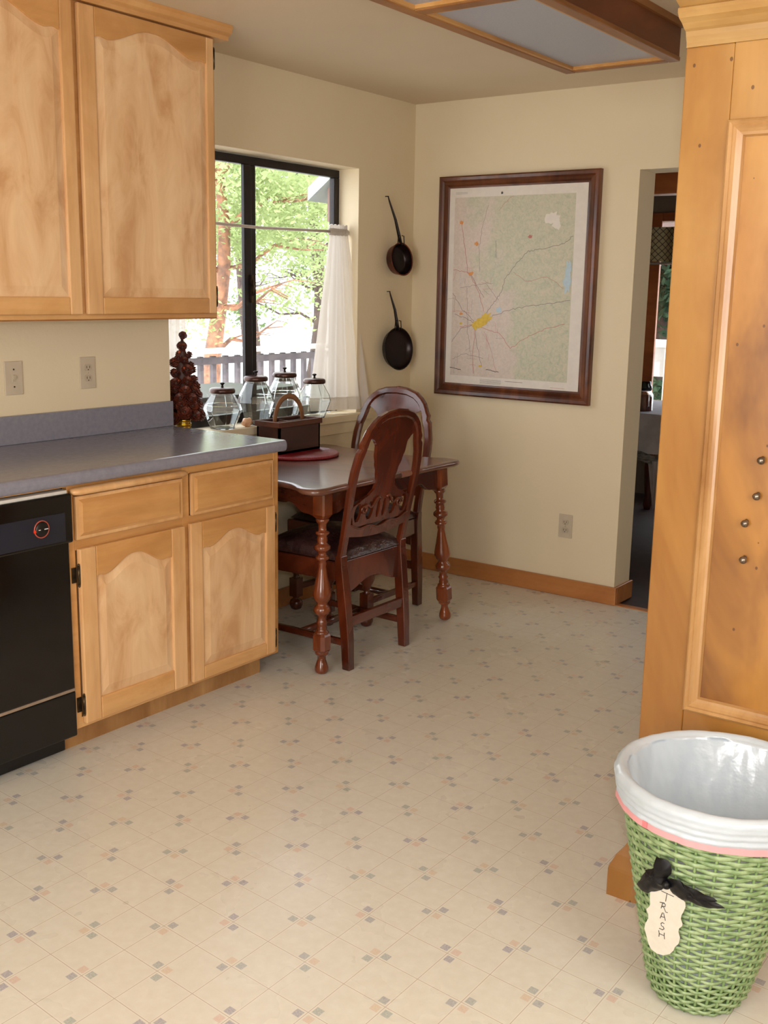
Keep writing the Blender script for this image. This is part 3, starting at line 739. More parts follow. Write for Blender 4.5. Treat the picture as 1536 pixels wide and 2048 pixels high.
def leaf(poly, seamy):
    cx = .41; cy = seamy; b = MB(); loops = []
    n = len(poly)
    nrm = []
    for i in range(n):
        p, q = Vector(poly[i-1]), Vector(poly[(i+1) % n]); d = (q-p).normalized(); nrm.append(Vector((d.y, -d.x)))
    area = sum(poly[i-1][0]*poly[i][1]-poly[i][0]*poly[i-1][1] for i in range(n))
    sg = 1 if area > 0 else -1
    for z, ins in ((.722,.016),(.726,.008),(.729,.002),(.733,0),(.740,0),(.7455,.003),(.749,.008),(.750,.014)):
        L = []
        for i, (x, y) in enumerate(poly):
            k = nrm[i]*sg*(-ins)
            if abs(y-seamy) < .003: k.y = 0; k.x = (-ins if x > cx else ins)
            L.append((x+k.x, y+k.y, z))
        loops.append(L)
    b.loft(loops, smooth=True); return b
build('tabletop', leaf(half(True), .499), M['table_top'], tb); build('tabletop', leaf(fit_far(), .501), M['table_top'], tb)
# aprons
def apron(p0, p1, th, z1=.724, zm=.655, ze=.612):
    p0, p1 = Vector(p0), Vector(p1); L = (p1-p0).length; d = (p1-p0)/L; nn = Vector((-d.y, d.x))
    n = 60; low = []
    for k in range(n+1):
        s = L*k/n; e = min(s, L-s); t = min(1, e/.14)
        z = ze+(zm-ze)*(t*t*(3-2*t)) + .007*sin(min(e, .16)/.16*3*PI)*(1 if e < .16 else 0)
        low.append((s, z))
    poly = [(0,z1)] + low + [(L,z1)]
    b = MB(); b.prism(poly, -th/2, th/2, lambda u, v, t: (p0.x+d.x*u+nn.x*t, p0.y+d.y*u+nn.y*t, v)); return b
lx, lxl, lyn, lyf = .722, .098, .092, .885
for a, c in (((lx,lyn+.02),(lx,lyf-.02)),((lxl,lyn+.02),(lxl,lyf-.02)),((lxl+.02,lyn),(lx-.02,lyn)),((lxl+.02,lyf),(lx-.02,lyf))):
    build('apron', apron(a, c, .022), M['walnut_x'], tb, bevel=.002)
PROF = [(375,110),(385,128),(400,130),(415,112),(432,84),(470,78),(500,84),(508,130),(520,140),(533,130),(545,92),(565,98),(590,108),(618,92),(632,120),(648,158),(665,166),(682,156),(700,110),(715,88),(735,86),(748,120),(765,142),(782,128),(795,84),(822,88),(850,78),(880,88),(930,104),(1000,132),(1060,158),(1110,178),(1145,180),(1180,164),(1205,124),(1222,104),(1240,112),(1256,146),(1280,168),(1305,166),(1330,130),(1348,92),(1375,84),(1400,92),(1420,112),(1440,96),(1460,92),(1475,108),(1492,92),(1505,128),(1520,146),(1536,132)]
PROF2 = [(1704,140),(1722,134),(1735,136),(1748,112),(1765,82),(1795,84),(1830,106),(1870,132),(1900,140),(1925,126),(1940,88),(1943,60)]
zc = lambda y: (1943-y)/1867*.735
def table_leg(x, y, tilt=0):
    top = Vector((x, y, .724)); T = Matrix.Translation(top) @ Matrix.Rotation(tilt, 4, 'X') @ Matrix.Translation((0,0,-.724))
    b = MB()
    def blk(z0, z1, h, c):
        k = .012 if c else .006
        prof = [(z0-.014,h*.72),(z0,h),(z1,h)] + ([(z1+.012,h*.72)] if c else [])
        loops = []
        for z, hh in prof:
            cc = k*hh/h; loops.append([(hh,-hh+cc,z),(hh,hh-cc,z),(hh-cc,hh,z),(-hh+cc,hh,z),(-hh,hh-cc,z),(-hh,-hh+cc,z),(-hh+cc,-hh,z),(hh-cc,-hh,z)])
        b.loft(loops, smooth=False, M=T)
    blk(.632, .723, .029, False); blk(zc(1690), zc(1550), .030, True)
    s = 1/2542/2
    b.lathe([(w*s, zc(yy)) for yy, w in reversed(PROF)], n=28, M=T); b.lathe([(w*s, zc(yy)) for yy, w in reversed(PROF2)], n=28, M=T)
    return b
build('leg', table_leg(lx, lyn), M['table_leg'], tb); 
build('leg', table_leg(lx, lyf, math.radians(7.2)), M['table_leg'], tb)
build('leg', table_leg(lxl, lyn), M['table_leg'], tb); build('leg', table_leg(lxl, lyf, math.radians(2)), M['table_leg'], tb)

# ------------------------------------------------------------------ dining chairs
def make_chair(label):
    root = thing('dining_chair', label, 'chair', (0,0,0), 'carved walnut chairs at the dining table')
    yr = .215; yf = -.215
    def pl(y): return y
    # rear legs
    for s in (-1, 1):
        b = MB(); loops = []
        for z, yy, xx, hx, hy in ((0,yr+.004,.190,.017,.018),(.12,yr-.002,.190,.019,.020),(.25,yr-.014,.192,.020,.021),(.36,yr-.026,.195,.020,.020),(.42,yr-.031,.197,.019,.018),(.458,yr-.0295,.199,.019,.0155)):
            loops.append([(s*xx-hx,yy-hy,z),(s*xx+hx,yy-hy,z),(s*xx+hx,yy+hy,z),(s*xx-hx,yy+hy,z)])
        b.loft(loops, smooth=False); build('leg', b, M['walnut'], root, local=True, bevel=.003)
    # front legs: bun foot, block, cup
    for s in (-1, 1):
        b = MB(); c = (s*.205, yf+.012, 0)
        b.lathe([(.014,0),(.024,.006),(.030,.022),(.031,.034),(.026,.046),(.016,.052),(.015,.060),(.020,.066)], c, 24)
        b.lathe([(.020,.150),(.014,.158),(.013,.168),(.020,.176),(.018,.184),(.026,.196),(.034,.215),(.038,.236),(.038,.246),(.034,.262),(.022,.278),(.014,.290),(.015,.305),(.022,.315),(.026,.330),(.022,.344),(.024,.352)], c, 24)
        b.box((c[0]-.022,c[1]-.022,.064),(c[0]+.022,c[1]+.022,.152)); build('leg', b, M['walnut'], root, local=True)
    # seat frame
    b = MB(); ft = [(-.235,yf-.020),(.235,yf-.020),(.205,yr-.030),(-.205,yr-.030)]
    b.prism(ft, .352, .432, lambda u, v, t: (u, v, t)); build('seat_frame', b, M['walnut_x'], root, local=True, bevel=.008)
    # deeper back rail
    b = MB(); n = 24; pts = [(-.18,.432)] + [(-.18+.36*k/n, .318-.022*cos(2*PI*k/n)) for k in range(n+1)] + [(.18,.432)]
    b.prism(pts, yr-.044, yr-.024, lambda u, v, t: (u, t, v)); build('back_rail', b, M['walnut'], root, local=True, bevel=.003)
    # cushion: domed
    b = MB()
    def cu(u, v):
        x = (u-.5)*2; y = (v-.5)*2
        X = x*(.228-.02*(y*.5+.5)); Y = y*.205-.012
        e = (1-abs(x)**5)*(1-abs(y)**5); e2 = (1-x*x)*(1-y*y)
        return (X*(1+.02*(e2)), Y, .436+.052*max(0, e)**.55+.026*e2)
    b.grid(cu, 26, 26); b.grid(lambda u, v: (cu(u, v)[0], cu(u, v)[1], .431), 26, 26)
    build('cushion', b, M['leather'], root, local=True, fix=False)
    # back: coordinates (u, z) leaning backwards
    def bk(u, z, t):
        return (u, yr-.030+.20*(z-.45)+t, z)
    # outline of one side post centre line up to the crown
    path = [(.199,.450),(.199,.52),(.203,.60),(.208,.68),(.210,.735),(.207,.79),(.198,.835),(.191,.858),(.181,.874),(.179,.892),(.171,.908),(.165,.922),(.154,.942),(.136,.962),(.105,.984),(.060,.998),(0,1.003)]
    wid = [.038,.036,.034,.035,.038,.038,.036,.042,.032,.042,.034,.034,.034,.032,.032,.032,.034]
    full = [(u, z) for u, z in path] + [(-u, z) for u, z in reversed(path[:-1])]
    ww = wid + list(reversed(wid[:-1])); b = MB(); loops = []
    for i, (u, z) in enumerate(full):
        p, q = Vector(full[max(i-1,0)]), Vector(full[min(i+1,len(full)-1)]); d = (q-p).normalized(); nn = Vector((d.y, -d.x))
        if i == 0 or i == len(full)-1: nn = Vector((1,0)) if i == 0 else Vector((-1,0))
        a = Vector((u, z))+nn*ww[i]*.5; c = Vector((u, z))-nn*ww[i]*.5; e = .15
        L = []
        for f, t in ((0,-.008),(.2,-.015),(.8,-.015),(1,-.008),(1,.008),(.8,.013),(.2,.013),(0,.008)):
            g = a.lerp(c, f); L.append(bk(g.x, g.y, t))
        loops.append(L)
    b.loft(loops, smooth=False); bf = build('backrest', b, M['walnut'], root, local=True)
    # vase splat merging into the crest
    def sh(z):      # half width of splat at z
        P = [(.565,.165),(.59,.175),(.62,.188),(.65,.186),(.672,.135),(.69,.090),(.71,.066),(.74,.060),(.775,.068),(.81,.084),(.85,.097),(.882,.100),(.902,.118),(.918,.146),(.935,.150),(.95,.138),(.965,.120),(.985,.085),(.995,.05)]
        for (a, wa), (c, wc) in zip(P, P[1:]):
            if a <= z <= c: f = (z-a)/(c-a); f = f*f*(3-2*f); return wa+(wc-wa)*f
        return .05
    zs = [.565+.43*k/60 for k in range(61)]; b = MB()
    poly = [(sh(z), z) for z in zs] + [(-sh(z), z) for z in reversed(zs)]
    # strips instead of one concave ngon, pierced near the scrolls
    for i in range(60):
        z0, z1 = zs[i], zs[i+1]; zm = (z0+z1)/2
        holes = []
        if .585 < zm < .66:
            holes = [(-.172,-.128),(-.098,-.052),(-.030,-.008),(.008,.030),(.052,.098),(.128,.172)]
            f = max(0, 1-((zm-.622)/.037)**2)**.5; holes = [((a+c)/2-(c-a)/2*f, (a+c)/2+(c-a)/2*f) for a, c in holes if f > 0]
        edges = [None]; xs = [(-1)]
        segs = []; cur = None
        L = [('w', -1)]; cuts = [h for h in holes]
        last0, last1 = -sh(z0), -sh(z1)
        for a, c in cuts:
            segs.append((last0, last1, a, a)); last0 = last1 = c
        segs.append((last0, last1, sh(z0), sh(z1)))
        for a0, a1, c0, c1 in segs:
            vs = [bk(a0,z0,-.006),bk(c0,z0,-.006),bk(c1,z1,-.006),bk(a1,z1,-.006),bk(a0,z0,.007),bk(c0,z0,.007),bk(c1,z1,.007),bk(a1,z1,.007)]
            b.add(vs, [(0,1,2,3),(4,7,6,5),(0,3,7,4),(1,5,6,2),(0,4,5,1),(3,2,6,7)])
    # raised scroll carving
    for s in (-1, 1):
        b.tube([bk(s*(.02+.012*k), .665-.004*k+.012*sin(k*1.1), .011) for k in range(9)], .006, 6)
        b.tube([bk(s*(.115+.022*cos(a)*(1-a/9)), .628+.022*sin(a)*(1-a/9), .011) for a in [k*.6 for k in range(12)]], .005, 6)
    build('splat', b, M['walnut'], bf, local=True)
    # lower cross rail with dipped edges
    b = MB(); n = 28; up = [(-.19+.38*k/n, .572-.022*sin(PI*k/n)+.006*cos(6*PI*k/n)) for k in range(n+1)]; dn = [(.19-.38*k/n, .532-.020*sin(PI*k/n)) for k in range(n+1)]
    for i in range(n):
        u0, u1 = up[i], up[i+1]; d0, d1 = dn[n-i], dn[n-i-1]
        vs = [bk(*d0,-.009),bk(*d1,-.009),bk(*u1,-.009),bk(*u0,-.009),bk(*d0,.010),bk(*d1,.010),bk(*u1,.010),bk(*u0,.010)]
        b.add(vs, [(0,1,2,3),(4,7,6,5),(0,3,7,4),(1,5,6,2),(0,4,5,1),(3,2,6,7)])
    b.tube([bk(u, z+.001, .011) for u, z in up], .004, 6); build('cross_rail', b, M['walnut'], bf, local=True)
    # stretchers
    b = MB(); b.box((-.175,yr-.014,.172),(.175,yr+.006,.212)); build('stretcher', b, M['walnut_x'], root, local=True, bevel=.003)
    for s in (-1, 1):
        b = MB(); b.tube([(s*.202,yf+.03,.108),(s*.193,yr-.008,.108)], .018, 4, flat=(1,.75)); build('stretcher', b, M['walnut_x'], root, local=True, bevel=.002, fix=True)
    b = MB(); b.tube([(-.19,-.02,.108),(.19,-.02,.108)], .017, 4, flat=(1,.75)); build('stretcher', b, M['walnut_x'], root, local=True)
    return root
chair = make_chair('carved walnut chair nearest the camera, pushed in at the long side of the table')
chair.location = (.558,.38,0); chair.rotation_euler = (0,0,-PI/2)
dup(chair, (.29,.885,0), 0, 'carved walnut chair at the far end of the table, by the back wall corner')

# ------------------------------------------------------------------ on the table
b = MB(); mc = (.195,.565)
prof = [(0,.7505),(.17,.7505),(.178,.753),(.181,.758),(.178,.764)]
k = 0; r_ = .172
while r_ > .01: prof += [(r_, .7665),(r_-.003,.764)]; r_ -= .006
prof += [(0,.765)]
b.lathe([(a, z-.7505) for a, z in prof], (mc[0],mc[1],.7505), 64, cap=False); o = build('placemat', b, M['red_mat'], loc=(mc[0],mc[1],.7505))
tag(o, 'round dark red woven placemat under the wooden box on the table', 'placemat')
bx = thing('utensil_caddy', 'brown wooden divided caddy with arched bent handle on the red placemat', 'box', (.14,.565,.767))
X0, X1, Y0, Y1, ZB, ZT = .078, .208, .430, .700, .767, .905
b = MB(); b.box((X0,Y0,ZB),(X1,Y1,ZB+.01)); b.box((X0,Y0,ZB),(X0+.009,Y1,ZT-.004)); b.box((X1-.009,Y0,ZB),(X1,Y1,ZT-.004)); b.box((X0,Y0,ZB),(X1,Y0+.009,ZT-.004)); b.box((X0,Y1-.009,ZB),(X1,Y1,ZT-.004))
build('box_body', b, M['box_dark'], bx)
b = MB(); e = .008
b.box((X0-e,Y0-e,ZT-.024),(X1+e,Y0+.004,ZT)); b.box((X0-e,Y1-.004,ZT-.024),(X1+e,Y1+e,ZT)); b.box((X0-e,Y0+.004,ZT-.024),(X0+.004,Y1-.004,ZT)); b.box((X1-.004,Y0+.004,ZT-.024),(X1+e,Y1-.004,ZT))
build('rim', b, M['box_wood'], bx, bevel=.002)
b = MB(); b.box((.139,Y0+.009,ZB+.01),(.145,Y1-.009,ZT-.008)); b.box((X0+.009,.56,ZB+.01),(.139,.566,ZT-.008)); build('divider', b, M['box_wood'], bx)
b = MB(); hp = [(.142, .565-.092*cos(a), ZT-.03+.130*sin(a)**.8) for a in [PI*k/20 for k in range(21)]]
b.tube(hp, .0095, 8, flat=(.45,1.3)); build('handle', b, M['handle_wood'], bx)

# ------------------------------------------------------------------ jars on the sill
SZ = WZ0+.0305
def make_jar(label, r, hb, loc, rz=0):
    root = thing('glass_jar', label, 'jar', loc, 'lidded glass jars on the window sill', rz)
    n = 8; b = MB(); loops = []
    outer = [(.55,0),(.62,.01),(1,.48),(.92,.62),(.62,.86),(.56,.90),(.56,1.0)]
    def ring(k, z, sh, rot): return [(k*r*(1+sh*.06)*cos(2*PI*(i+rot)/n), k*r*(1+sh*.06)*sin(2*PI*(i+rot)/n), z*hb) for i in range(n)]
    loops = [ring(k, z, 0, 0) for k, z in outer]
    inner = [(.53,1.0),(.53,.90),(.59,.85),(.88,.61),(.955,.48),(.60,.04),(.01,.035)]
    b.loft(loops+[ring(k, z, 0, 0) for k, z in inner], smooth=False)
    build('jar_body', b, M['jar'], root, local=True, bevel=.002)
    b = MB(); rl = .60*r
    b.lathe([(rl*.97,hb-.014),(rl*1.05,hb-.012),(rl*1.08,hb-.004),(rl*1.05,hb+.004),(rl*.9,hb+.009),(rl*.3,hb+.012),(.004,hb+.013)], n=28); ld = build('lid', b, M['lid'], root, local=True)
    b = MB(); b.lathe([(.006,hb+.012),(.0045,hb+.018),(.005,hb+.022),(.010,hb+.026),(.011,hb+.029),(.006,hb+.032)], n=16); build('knob', b, M['iron'], ld, local=True)
    return root
make_jar('short wide glass jar with bronze lid at the left end of the row', .086, .166, (-.028,.330,SZ), .2)
make_jar('tall glass jar with bronze lid, second from the left in the row', .084, .205, (-.033,.545,SZ), .5)
make_jar('tallest glass jar with bronze lid, behind the caddy handle', .086, .212, (-.030,.735,SZ), .1)
make_jar('smaller glass jar with bronze lid at the right end beside the curtain', .082, .174, (-.012,.925,SZ), .35)
b = MB()
def shp(u, v):
    th = u*2*PI; ph = v*PI; rr = .020*(1+.12*sin(6*ph+th)); 
    return (rr*sin(ph)*cos(th)*.8, rr*1.5*cos(ph)*1.0, rr*sin(ph)*sin(th)+.019)
b.grid(shp, 24, 14)
o = build('seashell', MB().add([tuple(Vector(v)+Vector((.0,.452,SZ))) for v in b.v], b.f, 0, True), M['shell'], loc=(.0,.452,SZ)); tag(o, 'small peach seashell on the sill between the first two jars', 'shell')

# ------------------------------------------------------------------ pine cone tree
tx, ty, tz = -.025,.100,SZ
ptr = thing('pinecone_tree', 'small tree of brown pine cones on a gold base, left end of window sill', 'ornament', (tx,ty,tz))
b = MB(); b.lathe([(.030,0),(.036,.004),(.034,.022),(.028,.030),(.031,.036),(.031,.044),(.026,.048),(.030,.052),(.028,.064),(.014,.07)], (tx,ty,tz), 24); build('base', b, M['gold'], ptr)
r = random.Random(11); b = MB(); b2 = MB()
def scale_cone(mb, c, d, L, R, seed, mi=0):
    rr = random.Random(seed); d = Vector(d).normalized(); q = d.to_track_quat('Z', 'Y').to_matrix().to_4x4(); T = Matrix.Translation(c) @ q
    mb.lathe([(.002,-L*.5),(R*.5,-L*.3),(R*.55,0),(R*.35,L*.35),(.001,L*.5)], n=7, M=T, mi=1)
    rows = 6
    for i in range(rows):
        z = -L*.42+L*.85*i/(rows-1); w = R*sin(PI*(.18+.72*(1-i/(rows-1))))
        m = 8
        for k in range(m):
            a = 2*PI*(k+.5*(i % 2))/m+rr.uniform(-.1,.1); ca, sa = cos(a), sin(a); h = R*.30; s = R*.34
            base = Vector((w*.45*ca, w*.45*sa, z-.1*h)); tip = Vector((w*1.05*ca, w*1.05*sa, z+h*.9)); tang = Vector((-sa, ca, 0))*s
            vs = [base-tang*.5, base+tang*.5, tip+tang, tip-tang, tip*1.0+Vector((ca*R*.1,sa*R*.1,h*.35))]
            vs2 = [v+Vector((0,0,-R*.09)) for v in vs]
            mb.add(vs+vs2, [(0,1,2,4,3),(5,8,9,7,6),(0,5,6,1),(1,6,7,2),(2,7,9,4),(4,9,8,3),(3,8,5,0)], mi, False, T)
zt0, zt1 = .945, 1.275
lev = 10
for i in range(lev):
    f = i/(lev-1); z = zt0+(zt1-.02-zt0)*f; rad = .054*(1-f)**.62+.003; cnt = max(1, int(round(8*(1-f)**.8+1)))
    for k in range(cnt):
        a = 2*PI*k/cnt+i*.7; R = .024*(1-.32*f)+r.uniform(-.004,.003)
        c = Vector((tx+rad*cos(a), ty+rad*sin(a), z+r.uniform(-.014,.014)))
        scale_cone(b, c, (cos(a)*.9, sin(a)*.9, .5+f*1.5), R*1.9, R, i*20+k)
b.lathe([(.044,0),(.038,.1),(.026,.2),(.010,.3),(.002,.33)], (tx,ty,.935), 14, mi=1)
build('cones', b, [M['cone'], M['cone_dark']], ptr, fix=False)['kind'] = 'stuff'
b = MB()
for k, (a, z, rr) in enumerate(((-1.2,1.09,.046),(-1.9,1.17,.046),(-.6,1.14,.045),(-1.3,1.02,.062),(-1.2,1.205,.034),(-.9,.985,.066))):
    b.lathe([(.0005,-.006),(.004,-.0045),(.006,0),(.004,.0045),(.0005,.006)], (tx+rr*.86*cos(a),ty+rr*.86*sin(a),z), 10, cap=False)
build('beads', b, M['berry'], ptr)['kind'] = 'stuff'

# ------------------------------------------------------------------ waste basket
KX0, KX1, KY, KH, KR0, KR1 = 2.585, 2.608, -.915, .498, .096, .207
def kc(z): return KX0+(KX1-KX0)*z/KH
def kr(z):
    r = KR0+(KR1-KR0)*z/KH
    if z < .035: r -= .012*(1-z/.035)**2
    return r
wb = thing('waste_basket', 'tall round green painted wicker waste basket beside the pine cabinet', 'basket', (KX0,KY,0))
NS = 30; b = MB(); rows = 48; r = random.Random(2)
for i in range(rows):
    z = .010+(KH-.016)*i/(rows-1); R0 = kr(z); pts = []; m = NS*3; rr = []; jz = [r.uniform(-.0012,.0012) for _ in range(12)]
    for k in range(m):
        a = 2*PI*k/m; wv = cos(PI*(k/3.0) + PI*(i % 2)) if True else 0
        zz = z+jz[(k*12)//m]*1.0+.0009*sin(a*3+i); rad = R0+.0042*wv
        pts.append((kc(z)+rad*cos(a), KY+rad*sin(a), zz)); rr.append(.0042*(KH*.75+z*.45)/KH+.0004*r.uniform(-1,1))
    b.tube(pts, rr, 6, flat=(1.12,.62), closed=True, up=(0,0,1))
build('woven_side', b, M['basket'], wb, fix=False)
for k in range(NS):
    a = 2*PI*k/NS; b = MB()
    b.tube([(kc(z)+kr(z)*cos(a), KY+kr(z)*sin(a), z) for z in [.004+ (KH-.01)*q/14 for q in range(15)]], .0031, 6)
    build('stake', b, M['basket_dark'], wb, fix=False)
b = MB(); b.tube([(kc(KH)+(kr(KH)+.002)*cos(a), KY+(kr(KH)+.002)*sin(a), KH+.001) for a in [2*PI*k/72 for k in range(72)]], .0075, 8, closed=True, up=(0,0,1)); build('rim', b, M['basket'], wb, fix=False)
b = MB(); b.lathe([(0,.006),(kr(.012)-.002,.006),(kr(.012)-.002,.012),(0,.012)], (KX0,KY,0), 48, cap=False); build('bottom', b, M['basket_dark'], wb)
# liner bag
bag = thing('trash_bag', 'white plastic trash bag lining the green basket and folded over its rim', 'bag', (KX0,KY,.02))
def wr(a, s): return .0006*sin(a*23+s*7)+.0004*sin(a*41-s*11)+.0010*sin(a*9+s*3)
b = MB(); n = 160
def linr(u, v):
    a = u*2*PI
    if v < .62:
        f = v/.62; z = .03+(KH-.012)*f - .0; z = min(z, KH+.004); rad = kr(min(z, KH))-.013-(.010*sin(f*PI))*(1+.4*sin(a*4+f*1.5)) + .0035*sin(a*11+f*1.2)*sin(f*PI) + wr(a, f*3)*1.2
        if f < .08: rad *= max(.0, f/.08)
    elif v < .75:
        f = (v-.62)/.13; rad = kr(KH)-.013+.0265*f; z = KH+.004+.010*sin(f*PI); rad += wr(a, 2)
    else:
        f = (v-.75)/.25; z = KH+.003-f*.054 - .010*f*sin(a+.8)*.6; rad = kr(min(KH, z))+.0135+.0022*sin(f*PI*7+a*1.5+.5*sin(a*5))*f + .0025*f*sin(a*3+1) + wr(a, 2+f*.6)
    return (kc(z)+rad*cos(a), KY+rad*sin(a), z)
b.grid(linr, n, 74); build('bag_film', b, M['liner'], bag, fix=False)
b = MB()
def pk(u, v):
    a = u*2*PI; p0 = Vector(linr(u, 1)); f = v; return tuple(p0 + Vector((cos(a)*.0012, sin(a)*.0012, .002-.014*f)))
b.grid(pk, n, 3); ds = build('drawstring', b, M['pinkband'], bag, fix=False)
b = MB()
for du in (0,):
    u0 = (math.radians(-113) % (2*PI))/(2*PI)
    b.grid(lambda u, v: tuple(Vector(pk(u0+(u-.5)*.0085, v))+Vector((cos(u0*2*PI)*.002, sin(u0*2*PI)*.002, .001))), 3, 3)
build('drawstring_tab', b, mat('deeper_pink_tab', (240,130,136), None, 30, .4), ds, fix=False)

# tag and ribbon; local plane tangent to the wicker
p0 = Vector((2.56567,-1.0602,.2375)); Ud = Vector((.98086,-.19470,0)); Vd = Vector((-.04256,-.21440,.97582)); Nd = Vector((-.18999,-.95714,-.21858))
def TP(u, v, t): 
    q = p0+Ud*u+Vd*v+Nd*(t+.0105 - .9*u*u*0); return tuple(q)
TAG = [(-0.0319,0.0553),(-0.02,.063),(-0.005,0.0735),(0.004,0.085),(0.0141,0.0906),(0.0186,0.0845),(0.0279,0.0789),(0.0437,0.0748),(0.0491,0.0706),(0.0493,0.0603),(0.0437,0.0451),(0.0383,0.0334),(0.0364,0.0236),(0.0396,0.0128),(0.0384,0.0069),(0.0314,-0.0023),(0.0289,-0.0126),(0.0318,-0.0254),(0.0284,-0.0417),(0.0186,-0.0564),(0.0146,-0.0678),(0.0055,-0.0813),(-0.0104,-0.0942),(-0.026,-0.0985),(-0.0395,-0.095),(-0.0456,-0.0835),(-0.0487,-0.0646),(-0.0527,-0.0483),(-0.0491,-0.0334),(-0.041,-0.0162),(-0.0403,-0.0049),(-0.0443,0.0057),(-0.0372,0.0149),(-0.0335,0.024),(-0.0337,0.0365)]
tg = thing('paper_tag', 'off white scalloped card tag hand lettered TRASH on the green basket', 'tag', tuple(p0))
b = MB(); b.prism(TAG, 0, .0012, TP); build('card', b, M['paper'], tg, fix=True)
LET = [[(-.0042,.0721),(.024,.0725)],[(.0085,.0715),(.0043,.0509)],[(-.0095,.0416),(.0015,.045)],[(-.0027,.0437),(-.0075,.0278)],[(-.0030,.0437),(.0035,.0425),(.0018,.0362),(-.0060,.0335),(-.0009,.0331),(.0026,.0233),(.0072,.0243)],
 [(-.0116,.0005),(-.0052,.0174),(-.0026,.0188),(.0005,.001)],[(-.0093,.0058),(-.0004,.0083)],[(-.0025,-.0087),(-.0067,-.0078),(-.0107,-.0126),(-.0099,-.0176),(-.0054,-.0179),(-.0041,-.0223),(-.0078,-.027),(-.0155,-.027)],
 [(-.0172,-.0335),(-.0165,-.041),(-.0178,-.0495)],[(-.0168,-.0412),(-.0048,-.0402)],[(-.0040,-.0325),(-.0048,-.040),(-.0045,-.0485)]]
b = MB()
for L in LET: b.tube([TP(u, v, .0014) for u, v in L], .0008, 5)
build('lettering', b, M['ink'], tg, fix=False)
BOW1 = [(-0.0088,0.1546),(-0.0014,0.156),(0.0085,0.159),(0.018,0.1567),(0.024,0.1493),(0.0258,0.14),(0.0227,0.1282),(0.0139,0.1152),(0.0134,0.1063),(0.0143,0.0946),(0.0058,0.0877),(-0.0014,0.0779),(-0.0118,0.0691),(-0.0275,0.0594),(-0.0355,0.0517),(-0.0484,0.0497),(-0.063,0.0602),(-0.0515,0.0776),(-0.0435,0.0948),(-0.0379,0.1038),(-0.0291,0.1089),(-0.0375,0.1083),(-0.034,0.1109),(-0.0219,0.1185),(-0.0095,0.1315),(-0.0073,0.1394),(-0.0104,0.1431),(-0.0027,0.1477)]
BOW2 = [(0.0137,0.1117),(0.0221,0.1179),(0.0335,0.1215),(0.0415,0.122),(0.0491,0.1164),(0.0618,0.1185),(0.0742,0.1179),(0.0865,0.1174),(0.1003,0.1176),(0.114,0.1179),(0.1229,0.1149),(0.1174,0.1104),(0.1286,0.1086),(0.1389,0.106),(0.1221,0.0968),(0.1067,0.089),(0.0912,0.084),(0.0756,0.0818),(0.0583,0.0815),(0.0471,0.0783),(0.0343,0.0778),(0.0248,0.0807),(0.0187,0.0863),(0.0143,0.0946)]
def ribbon(poly, th, crumple, seed):
    import mathutils
    cx = sum(p[0] for p in poly)/len(poly); cy = sum(p[1] for p in poly)/len(poly)
    # dense outline, rings towards the centre, puffed
    P = []
    for i in range(len(poly)):
        a, c = poly[i], poly[(i+1) % len(poly)]; P += [(a[0]+(c[0]-a[0])*k/3, a[1]+(c[1]-a[1])*k/3) for k in range(3)]
    b = MB(); loops = []
    for side in (0, 1):
        rng = (1,.85,.65,.45,.25,.02); rng = rng if side == 0 else tuple(reversed(rng))
        for f in rng:
            L = []
            for u, v in P:
                x, y = cx+(u-cx)*f, cy+(v-cy)*f
                h = th*(1-f**3)*(1 if side else -.3)
                h += crumple*sin(x*190+seed)*cos(y*230+seed*2)*(1-f*.6)
                curve = 1.4*x*abs(x)*0
                L.append(TP(x, y, .004+max(h, -.002)))
            loops.append(L)
    b.loft(list(reversed(loops)), smooth=True, cap=False); return b
rb = thing('ribbon_bow', 'black satin ribbon bow tied above the card tag on the basket', 'bow', tuple(p0+Vd*.1))
build('loop', ribbon(BOW1, .012, .004, 1), M['ribbon'], rb, fix=True)
b = ribbon(BOW2, .007, .003, 2)
build('tail', b, M['ribbon'], rb, fix=True)
b = MB(); b.lathe([(.0005,-.009),(.007,-.006),(.009,0),(.007,.006),(.0005,.009)], TP(.0145,.102,.010), 14, cap=False); build('knot', b, M['ribbon'], rb)

# ------------------------------------------------------------------ dining room seen through the doorway
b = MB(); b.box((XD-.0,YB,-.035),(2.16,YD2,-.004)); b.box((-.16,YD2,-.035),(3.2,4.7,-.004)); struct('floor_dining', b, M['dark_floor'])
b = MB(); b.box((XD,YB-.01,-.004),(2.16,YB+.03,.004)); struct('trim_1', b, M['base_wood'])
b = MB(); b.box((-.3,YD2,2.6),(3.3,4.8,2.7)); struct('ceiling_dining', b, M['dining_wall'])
b = MB(); yw = 4.6
wx0, wx1, wz0, wz1 = .12, 1.5, .70, 1.98
b.box((-.16,yw,0),(wx0,yw+.1,2.6)); b.box((wx1,yw,0),(3.2,yw+.1,2.6)); b.box((wx0,yw,0),(wx1,yw+.1,wz0)); b.box((wx0,yw,wz1),(wx1,yw+.1,2.6))
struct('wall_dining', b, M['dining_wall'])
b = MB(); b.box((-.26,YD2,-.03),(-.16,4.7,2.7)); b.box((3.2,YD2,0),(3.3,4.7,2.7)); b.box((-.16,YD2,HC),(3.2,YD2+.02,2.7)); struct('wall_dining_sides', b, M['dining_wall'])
w2 = bpy.data.objects.new('window_2', None); C.objects.link(w2); w2.location = (.8,yw,wz0); w2['kind'] = 'structure'
b = MB(); b.box((wx0-.04,yw-.03,wz0-.05),(wx0+.05,yw,wz1+.06)); b.box((wx1-.05,yw-.03,wz0-.05),(wx1+.04,yw,wz1+.06)); b.box((wx0+.05,yw-.03,wz1),(wx1-.05,yw,wz1+.06)); b.box((wx0+.05,yw-.03,wz0-.05),(wx1-.05,yw,wz0))
